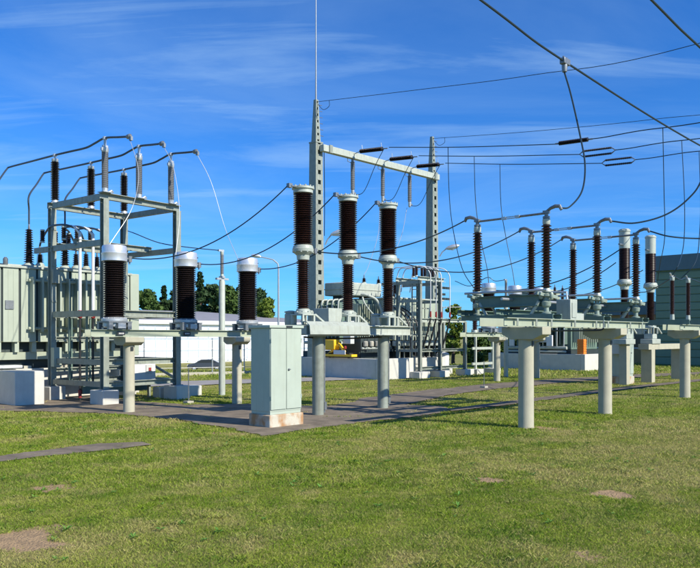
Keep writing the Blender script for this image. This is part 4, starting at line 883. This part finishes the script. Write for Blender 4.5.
# ================================================================== GANTRY
GY = 34.6; G1 = Vector(((316-350)/FPX*GY, GY, 0)); GL = 8.8; GZ = 10.62
def pylon(loc, label, top, whip, zl):
    r = thing('gantry_tower', label, 'gantry tower', loc, group='gantry towers')
    def wdt(z): return 0.58-0.15*z/zl if z <= zl else 0.31-0.15*(z-zl)/(top-zl)
    for z0, z1, nm in ((-0.2, zl, 'shaft'), (zl, top, 'spire')):
        w0, w1 = (0.58, wdt(zl)) if nm == 'shaft' else (0.31, 0.16)
        for sg in (-1, 1):                           # two solid channels with their webs facing along the row
            mb = MB(); fl = 0.30
            def ring(w, z): h = w/2; return [(sg*h, -h, z), (sg*h, h, z), (sg*(h-w*fl), h, z), (sg*(h-w*fl), h-0.02, z), (sg*(h-0.02), h-0.02, z), (sg*(h-0.02), -h+0.02, z), (sg*(h-w*fl), -h+0.02, z), (sg*(h-w*fl), -h, z)]
            a, b = ring(w0, z0), ring(w1, z1); n = 8; fs = [(k, (k+1) % n, (k+1) % n+n, k+n) for k in range(n)]+[tuple(range(n))[::-1], tuple(range(n, 2*n))]
            if sg > 0: fs = [f[::-1] for f in fs]
            mb.add([*a, *b], [f[::-1] for f in fs]).build('channel', 'steel', r)
    z = 0.4
    while z < top-0.1:                               # batten plates across the open faces
        w = wdt(z); hh = 0.13 if z < zl else 0.09
        for sg in (-1, 1): MB().box(-w*0.34, w*0.34, sg*(w/2+0.004)-0.006, sg*(w/2+0.004)+0.006, z-hh, z+hh).build('batten_plate', 'steel', r)
        z += 0.46 if z < zl else 0.30
    c = MB(); w = wdt(zl*0.99); c.box(-w/2-0.02, w/2+0.02, -w/2-0.02, w/2+0.02, zl-0.03, zl+0.03); c.build('shoulder_plate', 'steel', r)
    MB().box(-0.08, 0.08, -0.08, 0.08, top-0.02, top+0.04).build('cap_plate', 'steel', r)
    MB().box(-0.45, 0.45, -0.45, 0.45, -0.3, 0.06).build('footing', 'concrete', r, bevel=0.03)
    for i in range(6): MB().tube([(0.1, -0.1, zl+0.35+i*0.28), (0.34-0.02*i, -0.14, zl+0.35+i*0.28)], 0.014, 6).build('step_bolt', 'hardware', r)
    if whip: MB().tube([(0, 0, top), (0, 0, top+1.4), (0, 0, top+whip)], [0.04, 0.03, 0.014], 8).build('lightning_rod', 'hardware', r)
    return r
g1 = pylon(G1, 'left gantry tower with tall lightning rod behind the tallest breaker', 12.7, 6.6, 10.75)
G2 = uv(G1, GL); g2 = pylon(G2, 'right gantry tower without rod behind the low steel frame', 12.7, 0, 10.75)
gb = thing('gantry_beam', 'pale steel crossbeam joining the two gantry towers', 'gantry beam', G1)
MB().bar((0.0, -0.38, GZ-0.16), (GL+0.02, -0.38, GZ-0.16), 0.26, 0.30).build('girder', 'pale_steel', gb, bevel=0.01)
for u in (0.45, GL-0.35): MB().box(u-0.1, u+0.1, -0.56, -0.52, GZ-0.34, GZ+0.02).build('end_plate', 'steel', gb)
wire('earth_cable', spline([uv(G1, 0.42, -0.1, 10.5), uv(G1, 0.46, -0.1, 8), uv(G1, 0.44, -0.1, 6.5)], 4), 0.02, 'wire', 'dark cable hanging down beside the left gantry tower')
# lamps
def lamp_head(root, p, q, lamp_mat='aluminium'):
    d = (Vector(q)-Vector(p))
    MB().tube([p, Vector(p).lerp(Vector(q), .35)+Vector((0,0,0.08)), Vector(q)], 0.03, 8).build('arm', 'galvanised', root)
    e = Vector((0.93, -0.2, 0.22)).normalized(); o = MB().tube([Vector(q)-e*.05, Vector(q)+e*.1, Vector(q)+e*.35, Vector(q)+e*.6, Vector(q)+e*.72], [0.04, 0.10, 0.14, 0.11, 0.03], 12).build('lamp_head', lamp_mat, root)
    MB().tube([Vector(q)+e*.15-Vector((0,0,.06)), Vector(q)+e*.35-Vector((0,0,.10)), Vector(q)+e*.58-Vector((0,0,.06))], [0.05, 0.09, 0.05], 10).build('lens', 'far_pane', o)
l1 = thing('floodlight', 'white lamp on a short arm fixed to the left gantry tower', 'lamp', uv(G1, 0.3, -0.3, 0), rot=0, group='lamps on the gantry towers'); lamp_head(l1, (0, 0, 6.05), (0.30, -0.1, 6.52))
l2 = thing('floodlight', 'white lamp on a short arm fixed to the right gantry tower', 'lamp', uv(G2, 0.3, -0.3, 0), rot=0, group='lamps on the gantry towers'); lamp_head(l2, (0, 0, 6.2), (0.35, -0.1, 6.62))
# hanging insulators, strings and line conductors
HU = (2.07, 4.26, 6.39)
def disc_string(root, p, q, r=0.10, n=14, name='insulator_string', m='porcelain_black'):
    p, q = Vector(p), Vector(q); L = (q-p).length
    o = MB().lathe(shed_profile(0, L, r*0.42, r, n), 12, p, axis=(q-p)).build(name, m, root); return o
for i, u in enumerate(HU):
    top = uv(G1, u, -0.38, GZ-0.33); nm = ['left', 'middle', 'right'][i]
    h = thing('hanging_insulator', 'grey insulator hanging under the gantry beam, %s of three' % nm, 'insulator', top, group='insulators hanging under the gantry beam')
    mb = MB().box(-.05, .05, -.05, .05, -0.12, 0.02); mb.tube([(-0.35, 0, 0.05), (-0.35, 0, -0.15), (-0.1, 0, -0.18)], 0.018, 6); mb.build('hanger', 'hardware', h)
    MB().lathe(shed_profile(-1.45, -0.12, 0.085, 0.108, 26), 16).build('body', 'porcelain_grey', h); MB().lathe([(0.03, -1.75), (0.07, -1.7), (0.09, -1.5), (0.06, -1.451)], 12).build('end_fitting', 'galvanised', h)
    MB().box(0.05, 0.2, -0.03, 0.03, -1.62, -1.56).build('terminal', 'hardware', h)
    # tension string to the line wire
    ts = thing('tension_insulator', 'dark tension insulator string at the gantry beam, %s of three' % nm, 'insulator', uv(G1, u, -0.52, GZ-0.05), group='tension strings at the gantry beam')
    disc_string(ts, (0, -0.35, 0.02), (0, -1.75, -0.10), 0.10, 24)
    for pp, rr_, nm_ in (([(0, 0, -0.03), (0, -0.36, 0.02)], 0.02, 'link'), ([(0, -1.75, -0.10), (0, -2.05, -0.13)], 0.025, 'link'), ([(0, -0.5, 0.02), (0, -0.45, 0.3)], 0.012, 'arcing_horn'), ([(0, -1.7, -0.1), (0, -1.65, 0.2)], 0.012, 'arcing_horn')): MB().tube(pp, rr_, 6).build(nm_, 'hardware', ts)
LINE = [[(2.3, 10.47), (6.2, 9.80), (10.5, 9.16), (12.6, 9.05), (13.9, 9.04), (16.4, 8.93), (22, 9.1), (34, 10.5)]]*3
def lp(i, t):
    L = LINE[i]
    for (a, za), (b, zb) in zip(L, L[1:]):
        if a <= t <= b: z = za+(zb-za)*(t-a)/(b-a); break
    return uv(G1, HU[i], -0.36-t, z)
def tpx(i, px):
    return min((abs(350+FPX*lp(i, t).x/lp(i, t).y-px), t) for t in [2.4+0.05*k for k in range(300)])[1]
MID = [(tpx(i, a), tpx(i, b)) for i, (a, b) in enumerate(((555, 592), (580, 615), (602, 635)))]
for i in range(3):
    nm = ['upper', 'middle', 'lower'][i]; (ma, mb_) = MID[i]
    wire('line_wire', spline([lp(i, t) for t, z in LINE[i] if t < ma]+[lp(i, ma)], 6), 0.018, 'wire', 'overhead wire from the gantry beam to the %s mid-air insulator' % nm, group='overhead wires left of the mid-air insulators')
    wire('line_wire', spline([lp(i, mb_)]+[lp(i, t) for t, z in LINE[i] if t > mb_], 6), 0.018, 'wire', 'overhead wire running out at right from the %s mid-air insulator' % nm, group='overhead wires right of the mid-air insulators')
    ms = thing('line_insulator', ['single dark insulator string high in the wire, uppermost of three', 'double dark insulator string in the wire, middle of three', 'double dark insulator string in the wire, lowest of three'][i], 'insulator', (0,0,0), rot=0, group='insulators strung in mid-air')
    a, b = lp(i, ma), lp(i, mb_); d = (b-a).normalized(); side = Vector((0, 0, 1)) if i else Vector((0, 0, 0))
    offs = (0.0,) if i == 0 else (-0.11, 0.11)
    for s in offs:
        w = Vector((0,0,1))*s; disc_string(ms, a+d*.16+w, b-d*.16+w, 0.085 if i == 0 else 0.05, 26)
    for e, s in ((a, 1), (b, -1)):
        (MB().tube([e, e+d*.17*s], 0.03, 6) if i == 0 else MB().tube([e+d*.16*s-Vector((0,0,.11)), e, e+d*.16*s+Vector((0,0,.11))], 0.025, 6)).build('yoke', 'hardware', ms)
# jumpers from the hanging insulators
for i, u in enumerate(HU):
    s = uv(G1, u, -0.2, GZ-0.36-1.6); e = uv(G1, HU[i], -2.35, 10.46)
    nx_ = s+Vector((1.25, -0.3, 0.05)); wire('jumper_wire', spline([s+U*.2, s.lerp(e, .35)+Vector((0.1, 0, -0.62)), s.lerp(e, .75)+Vector((0, 0, -0.25)), e], 8), 0.016, 'wire', 'looping jumper below the gantry beam, %s of three' % ['left', 'middle', 'right'][i], group='jumpers below the gantry beam')
    s2 = s-Vector((0, 0, 0.12))
    tg = [uv(B2, 2.1, 3.7, 4.8), tb2[0], tb2[1]][i]
    if i == 2: tg = at(383, 272, 37.5)
    wire('drop_wire', spline([s2, s2.lerp(tg, .45)+Vector((0.25, 0, 0)), s2.lerp(tg, .85)+Vector((0.1, 0, -0.1)), tg], 8), 0.013, 'wire_bright', 'fine bright wire down from the %s hanging gantry insulator' % ['left', 'middle', 'right'][i], group='fine wires below the hanging insulators')
for i, tb in enumerate(tb2):
    pass
# shield wires
def shield(p, pts, label): wire('shield_wire', spline([p]+pts, 8), 0.012, 'wire', label, group='shield wires at the tower tops')
shield(G1+Vector((0.05, 0, 12.65)), [uv(G1, 0, -6, 11.85), uv(G1, 0, -11.2, 11.2), uv(G1, 0, -16.8, 10.8), uv(G1, 0, -30, 11.5)], 'thin wire from the top of the rodded tower to the right')
shield(G2+Vector((0.05, 0, 12.65)), [uv(G2, 0, -6, 11.9), uv(G2, 0, -12, 11.3), uv(G2, 0, -18, 10.95), uv(G2, 0, -34, 11.5)], 'thin wire from the top of the right gantry tower to the right')
for g, nm in ((G1, 'left'), (G2, 'right')):
    wire('bond_loop', spline([g+Vector((0.1, -0.1, 12.5)), g+Vector((0.35, -0.3, 12.2)), g+Vector((0.62, -0.5, 12.3)), g+Vector((0.62, -0.55, 12.55))], 5), 0.012, 'wire', 'small wire loop near the top of the %s gantry tower' % nm, group='wire loops at the tower tops')
# droppers from the line wires
drops = [((lp(0, tpx(0, 448))), [at(449, 190, 31.5), at(452.5, 226, 31), at(462, 268, 30.5)], ins0-Vector((0,0,0.0)), 'left'), (lp(1, tpx(1, 474)), [at(475.5, 200, 31), at(480, 235, 30.7), at(487, 268, 30.4)], ct2[0]+Vector((0, 0, 2.0)), 'middle'), (lp(2, tpx(2, 500)), [at(501, 205, 32), at(505.5, 235, 32), at(512, 268, 31.8)], ct2[1]+Vector((0, 0, 2.0)), 'right')]
for p, ps, e, nm in drops: wire('drop_wire', spline([p]+ps+[e], 6), 0.016, 'wire', 'long dropper left of the nearest disconnect switch, %s of three' % nm, group='left droppers from the overhead wires')
drops = [(lp(0, tpx(0, 663)), [at(664, 190, 26.4), at(664.7, 237, 27), at(660, 264, 29)], br2[1]+Vector((0.2, -0.2, 2.1)), 'left'), (lp(1, tpx(1, 681)), [at(684.5, 200, 26), at(684, 240, 24), at(679.5, 262, 22)], thin[0], 'middle'), (lp(2, tpx(2, 699.5)), [at(700.5, 200, 26), at(699.5, 235, 24), at(695.5, 262, 22.5)], thin[0].lerp(thin[1], .55)-Vector((0, 0, 0.05)), 'right')]
for p, ps, e, nm in drops: wire('drop_wire', spline([p]+ps+[e], 6), 0.014, 'wire', 'long dropper in front of the green hall at right, %s of three' % nm, group='right droppers from the overhead wires')
# overhead bus conductors near the camera
bp = Vector((4.53, 15.8, 7.6))
wire('bus_conductor', spline([bp-U*30+Vector((0,0,2.6)), bp-U*12+Vector((0,0,1.05)), bp-U*3.2+Vector((0,0,0.27)), bp, bp+U*8.15-Vector((0,0,0.25)), bp+U*20-Vector((0,0,0.1))], 10), 0.023, 'wire', 'thick dark overhead cable crossing the upper right sky with a clamp', 'cable', 'thick overhead cables', 8)
bp2 = Vector((5.48, 13.6, 7.9))
wire('bus_conductor', spline([bp2-U*25+Vector((0,0,2.4)), bp2-U*8+Vector((0,0,0.6)), bp2, bp2+U*2.5-Vector((0,0,0.15)), bp2+U*10-Vector((0,0,0.4)), bp2+U*22-Vector((0,0,0.3))], 10), 0.023, 'wire', 'thick dark overhead cable cutting the top right corner', 'cable', 'thick overhead cables', 8)
cl = thing('bus_clamp', 'dark clamp on the thick overhead cable where a wire hangs down', 'clamp', bp); MB().box(-0.13, 0.13, -0.06, 0.06, -0.07, 0.06).build('jaw', 'hardware', cl, bevel=0.012); MB().lathe([(0.05, -0.22), (0.06, -0.14), (0.06, -0.071)], 12, (-0.02, 0, 0)).build('socket', 'hardware', cl); 
for x in (-0.07, 0.07): MB().lathe([(0.02, 0.06), (0.02, 0.1)], 6, (x, 0, 0)).build('bolt', 'hardware', cl)
t0 = dsw[0]-V*0.34+Vector((0, 0, 2.27))
wire('dropper', spline([bp-Vector((0.02, 0, 0.2)), at(571, 95, 15.8), at(580, 135, 15.8), at(585, 165, 15.7), at(582, 191, 15.6), at(570, 206.5, 15.5), t0], 8), 0.018, 'wire', 'curved dark wire from the clamp down to the nearest disconnect switch', group='curved wires to the disconnect switches')
t1 = dsw[1]-V*0.34+Vector((0, 0, 2.27)); wire('dropper', spline([bp2+U*3.6-Vector((0,0,.25)), at(712, 130, 16.4), at(702, 178, 16.6), at(688, 199, 16.7), at(665, 215, 16.8), at(635, 223, 16.9), t1], 8), 0.018, 'wire', 'curved dark wire from the right edge down to the middle disconnect switch', group='curved wires to the disconnect switches')
t2 = dsw[2]-V*0.34+Vector((0, 0, 2.27)); wire('dropper', spline([at(780, 140, 18), at(765, 210, 18), at(735, 237, 18.1), at(700, 238.5, 18.3), at(670, 236.5, 18.4), t2], 8), 0.018, 'wire', 'dark wire running flat from the right edge to the farthest disconnect switch', group='curved wires to the disconnect switches')

# ================================================================== BACKGROUND
# street lamp
sp_ = Vector(((278.5-350)/FPX*55, 55, 0)); sp_.z = float(terrain(sp_.x, sp_.y))
sl_ = thing('street_lamp', 'thin street lamp with arm to the left behind the green cabinet', 'street lamp', sp_, rot=0)
MB().tube([(0,0,0), (0,0,7.6), (-0.05,0,7.9), (-0.4,0,8.25-0.05)], [0.09, 0.06, 0.05, 0.05], 10).build('mast', 'galvanised', sl_)
MB().tube([(-0.4,0,8.2), (-1.35,0,8.42)], 0.04, 8).build('arm', 'galvanised', sl_); MB().tube([(-1.3,0,8.40), (-1.4,0,8.44), (-1.7,0,8.49), (-1.95,0,8.5), (-2.0,0,8.5)], [0.05, 0.11, 0.14, 0.09, 0.03], 12).build('lamp_head', 'aluminium', sl_)
# fence
fn = thing('wire_fence', 'wire fence of thin posts along the lawn before the white building', 'fence', FEN0, rot=math.atan2(FEND.y, FEND.x))
for i in range(-5, 6):
    MB().tube([(i*1.62, 0, -0.1), (i*1.62, 0, 1.75)], 0.035, 8).build('post', 'galvanised', fn)
for z in (0.35, 0.8, 1.25, 1.65): MB().tube([(-8.2, -0.04, z), (8.2, -0.04, z)], 0.007, 5).build('strand', 'galvanised', fn)
for i in range(-5, 5): MB().box(i*1.62+0.01, (i+1)*1.62-0.01, -0.06, 0.06, -0.1, 0.13).build('kerb_slab', 'concrete', fn)
# white building
WB = Vector(((120-350)/FPX*112, 112, -2.36)); WL, WD, EV, RG = 52.0, 22.0, 6.75, 8.75
wb = thing('white_building', 'long low white building with grey roof beyond the fence', 'building', WB)
MB().box(0, WL, 0, WD, -1, EV).build('wall', 'far_white', wb)
np_ = 26; pw = WL/np_
lo = MB().box(0.05, pw-0.05, -0.10, -0.001, 0.3, 3.7).mesh('wall_panel', 'far_white'); hi = MB().box(0.05, pw-0.05, -0.08, -0.001, 3.95, 5.6).mesh('window_pane', 'far_pane')
for i in range(np_):
    for me, nm in ((lo, 'wall_panel'), (hi, 'window_pane')):
        o = bpy.data.objects.new(nm, me); COL.objects.link(o); o.parent = wb; o.location = (i*pw, 0, 0)
    MB().box(i*pw-0.09, i*pw+0.09, -0.14, -0.005, 0.2, 5.7).build('mullion', 'far_frame', wb)
for z in (2.0, 3.82): MB().box(0, WL, -0.135, -0.102, z-0.10, z+0.10).build('rail', 'far_frame', wb)
MB().box(-0.5, WL+0.5, -0.6, 0.0, EV-0.55, EV+0.05).build('fascia', 'far_white', wb)
mb = MB(); mb.add([(-0.5,-0.6,EV+.053), (WL+.5,-0.6,EV+.053), (WL+.5,WD+.6,EV+.053), (-0.5,WD+.6,EV+.053), (-0.5,WD/2,RG), (22,WD/2,RG)], [(0,1,5,4), (1,2,5), (2,3,4,5), (3,0,4), (0,3,2,1)]); mb.build('roof', 'far_roof', wb)
# green hall and low annex at right
HC = Vector(((656-350)/FPX*48, 48, 0))
hall = thing('green_hall', 'big grey-green hall with dark roof edge at the right edge', 'building', HC)
MB().box(0, 14, -16, 0, -0.5, 6.0).build('wall', 'hall_wall', hall)
for i in range(12): MB().box(-0.07, -0.001, -16, 0, 0.06+i*0.49, 0.50+i*0.49).build('cladding_board', 'hall_wall', hall, bevel=0.02)
MB().box(-0.25, 14.2, -16.2, 0.2, 6.002, 6.95).build('roof_edge', 'hall_fascia', hall)
an = thing('low_annex', 'low building with dark roof band beside the green hall', 'building', uv(HC, 2.0, 0.25))
MB().box(0, 8, 0, 9.5, -0.5, 3.3).build('wall', 'tan_wall', an); MB().box(-0.3, 8.3, -0.02, 9.8, 3.302, 4.15).build('roof_edge', 'hall_fascia', an)
for i in range(5): 
    w = MB().box(-0.05, -0.001, 0.9+i*1.75, 2.1+i*1.75, 1.0, 2.3).build('window', 'grey_box', an); MB().box(-0.06, -0.051, 1.0+i*1.75, 2.0+i*1.75, 1.1, 2.2).build('pane', 'glass_dark', w)
# car
def make_car(loc, rot, label):
    r = thing('parked_car', label, 'car', loc, rot=rot)
    prof = [(-2.15, .35), (-2.2, .62), (-2.05, .86), (-1.3, .98), (-0.55, 1.40), (0.75, 1.44), (1.6, 1.02), (2.12, .92), (2.2, .6), (2.15, .35)]
    def loft(pr, ws):
        mb = MB(); n = len(pr)
        for y, k in ws: mb.v += [(x*(0.985 if abs(k) else 1), y, z) for x, z in pr]
        m = len(ws)
        for j in range(m-1):
            for i in range(n): mb.f.append((j*n+i, j*n+(i+1) % n, (j+1)*n+(i+1) % n, (j+1)*n+i))
        mb.f += [tuple(range(n))[::-1], tuple(range((m-1)*n, m*n))]; return mb
    loft(prof, [(-0.80, 0), (-0.6, 1), (0.6, 1), (0.80, 0)]).build('body', 'car_paint', r, bevel=0.05)
    for s in (-1, 1):
        mb = MB(); y = 0.806*s; mb.add([(-1.15, y, 1.0), (1.35, y, 1.03), (0.7, y, 1.36), (-0.5, y, 1.33)], [(0,1,2,3)] if s < 0 else [(3,2,1,0)]); mb.build('side_window', 'glass_dark', r)
        for x in (-1.35, 1.35):
            w = MB().lathe([(0.2, -0.1), (0.31, -0.1), (0.32, 0), (0.31, 0.1), (0.2, 0.1)], 18, (x, 0.74*s, 0.32), axis=(0, 1, 0)).build('wheel', 'tyre', r); MB().lathe([(0.19, -0.115), (0.19, 0.115)], 14, (x, 0.74*s, 0.32), axis=(0, 1, 0)).build('rim', 'aluminium', w)
        MB().box(-2.21, -2.12, s*0.6-0.14, s*0.6+0.14, 0.66, 0.78).build('headlight', 'white_paint', r); MB().box(2.12, 2.215, s*0.62-0.12, s*0.62+0.12, 0.7, 0.85).build('tail_light', 'red_plastic', r)
    mb = MB().add([(-1.32, -0.62, 1.0), (-1.32, 0.62, 1.0), (-0.6, 0.56, 1.40), (-0.6, -0.56, 1.40)], [(0,3,2,1)]); mb.build('windscreen', 'glass_dark', r)
make_car(Vector(((206-350)/FPX*92, 92, float(terrain(-17.6, 92)))), 0.12, 'dark car parked before the long white building')

# trees
def leaf_mat(name, a, b):
    m = bpy.data.materials.new(name); m.use_nodes = True; n, l = m.node_tree.nodes, m.node_tree.links; MATS[name] = m
    q = n['Principled BSDF']; q.inputs['Roughness'].default_value = 0.7; q.inputs['Specular IOR Level'].default_value = 0.2
    t = n.new('ShaderNodeAttribute'); t.attribute_name = 'rnd'; mx = n.new('ShaderNodeMix'); mx.data_type = 'RGBA'; l.new(t.outputs['Fac'], mx.inputs[0])
    mx.inputs[6].default_value = (*a, 1); mx.inputs[7].default_value = (*b, 1); l.new(mx.outputs[2], q.inputs['Base Color'])
leaf_mat('leaf_dark', (0.022, 0.050, 0.020), (0.050, 0.095, 0.030)); leaf_mat('leaf_mid', (0.035, 0.075, 0.018), (0.085, 0.140, 0.030)); leaf_mat('leaf_light', (0.09, 0.15, 0.02), (0.20, 0.26, 0.04))
def tree(px, top, Y, wpx, kind, label, m, base=None, nclump=95, ground=None):
    x = (px-350)/FPX*Y; z0 = float(terrain(x, Y)) if ground is None else ground; H = EYE+(HOR-top)/FPX*Y-z0; W = wpx/FPX*Y/2
    r = thing('conifer_tree' if kind == 'cone' else 'broadleaf_tree' if H > 4 else 'shrub', label, 'tree' if H > 4 else 'shrub', (x, Y, z0), rot=0, group='trees behind the white building' if Y > 100 else 'shrubs in the middle distance')
    n = 6; rr = H*0.018+0.03
    mb = MB().tube([(0,0,-0.3), (0.02*H*random.uniform(-1,1), 0, H*.4), (0,0.01*H, H*.9)], [rr*1.4, rr, rr*.3], 8)
    for k in range(7):
        zz = H*(0.25+0.08*k); a = random.uniform(0, 6.28); L = W*0.8*(1-0.09*k); mb.tube([(0,0,zz), (math.cos(a)*L*.5, math.sin(a)*L*.5, zz+L*.25), (math.cos(a)*L, math.sin(a)*L, zz+L*.35)], [rr*.5, rr*.3, rr*.1], 5)
    mb.build('trunk', 'bark', r)
    P, RN_ = [], []
    for c in range(nclump):
        f = random.random()
        if kind == 'cone':
            zz = 0.12+0.86*f; rad = W*(1.02-zz)*1.05*random.uniform(0.35, 1.0); cs = W*0.26*(1.15-zz)+0.03*W
        else:
            zz = 0.12+0.83*f; prof = math.sin(math.pi*min(1, max(0.05, (zz-0.02)/0.98)))**0.6; rad = W*prof*random.uniform(0.2, 1.0)*0.9; cs = W*random.uniform(0.18, 0.34)
        a = random.uniform(0, 6.283); cx, cy, cz = math.cos(a)*rad, math.sin(a)*rad, zz*H
        k = 120; pts = rng.normal(0, 1, (k, 3)); pts /= np.linalg.norm(pts, axis=1)[:, None]; pts *= (rng.uniform(0.35, 1, (k, 1)))*cs
        pts[:, 2] *= 0.7 if kind != 'cone' else 0.5
        P.append(pts+np.array([cx, cy, cz])); RN_.append(np.clip(rng.uniform(0, 1, k)*0.7+random.uniform(-.1, .4), 0, 1))
    P, RN_ = np.concatenate(P), np.concatenate(RN_); k = len(P); s = W*0.095*rng.uniform(0.6, 1.5, (k, 1))
    d1 = rng.normal(0, 1, (k, 3)); d1 /= np.linalg.norm(d1, axis=1)[:, None]; d2 = np.cross(d1, rng.normal(0, 1, (k, 3))); d2 /= np.linalg.norm(d2, axis=1)[:, None]
    vs = np.stack([P-d1*s, P+d2*s*.6, P+d1*s, P-d2*s*.6], 1).reshape(-1, 3)
    me = bpy.data.meshes.new('crown'); me.from_pydata(vs.tolist(), [], [(4*i, 4*i+1, 4*i+2, 4*i+3) for i in range(k)]); q = me.attributes.new('rnd', 'FLOAT', 'POINT'); q.data.foreach_set('value', np.repeat(RN_, 4).astype(np.float32))
    me.materials.append(MATS[m]); o = bpy.data.objects.new('crown', me); COL.objects.link(o); o.parent = r
tree(146, 289, 150, 40, 'round', 'dark round tree at the left end of the row behind the white building', 'leaf_mid')
tree(164, 285, 156, 30, 'cone', 'dark pointed tree just left of the middle silver-capped transformer', 'leaf_dark')
tree(183, 284, 160, 40, 'round', 'dark tree hidden mostly behind the middle silver-capped transformer', 'leaf_dark')
tree(200, 270, 152, 34, 'cone', 'tall pointed conifer just right of the middle silver-capped transformer', 'leaf_dark')
tree(211, 284, 158, 46, 'round', 'dark bushy tree left of the slim grey pole', 'leaf_dark')
tree(228, 286, 150, 42, 'round', 'dark bushy tree right behind the slim grey pole', 'leaf_mid')
tree(240, 283, 160, 34, 'cone', 'narrow dark conifer left of the transformer behind the cabinet', 'leaf_dark')
tree(254, 289, 165, 46, 'round', 'dark tree behind the transformer by the green cabinet', 'leaf_dark')
tree(266, 296, 140, 24, 'round', 'light green tree just left of the thin street lamp', 'leaf_light')
tree(453, 303, 62, 26, 'round', 'yellow-green small tree behind the low steel frame', 'leaf_light', ground=-0.2, nclump=60)
tree(474, 333, 60, 30, 'round', 'low green shrub right of the low steel frame', 'leaf_mid', ground=-0.4, nclump=55)
tree(440, 332, 66, 34, 'round', 'low green shrub seen through the low steel frame', 'leaf_mid', ground=-0.4, nclump=55)
tree(492, 336, 75, 44, 'round', 'wide low shrub behind the rear round columns', 'leaf_mid', ground=-0.6, nclump=60)
tree(518, 334, 80, 40, 'round', 'wide low shrub behind the front round column', 'leaf_dark', ground=-0.6, nclump=60)
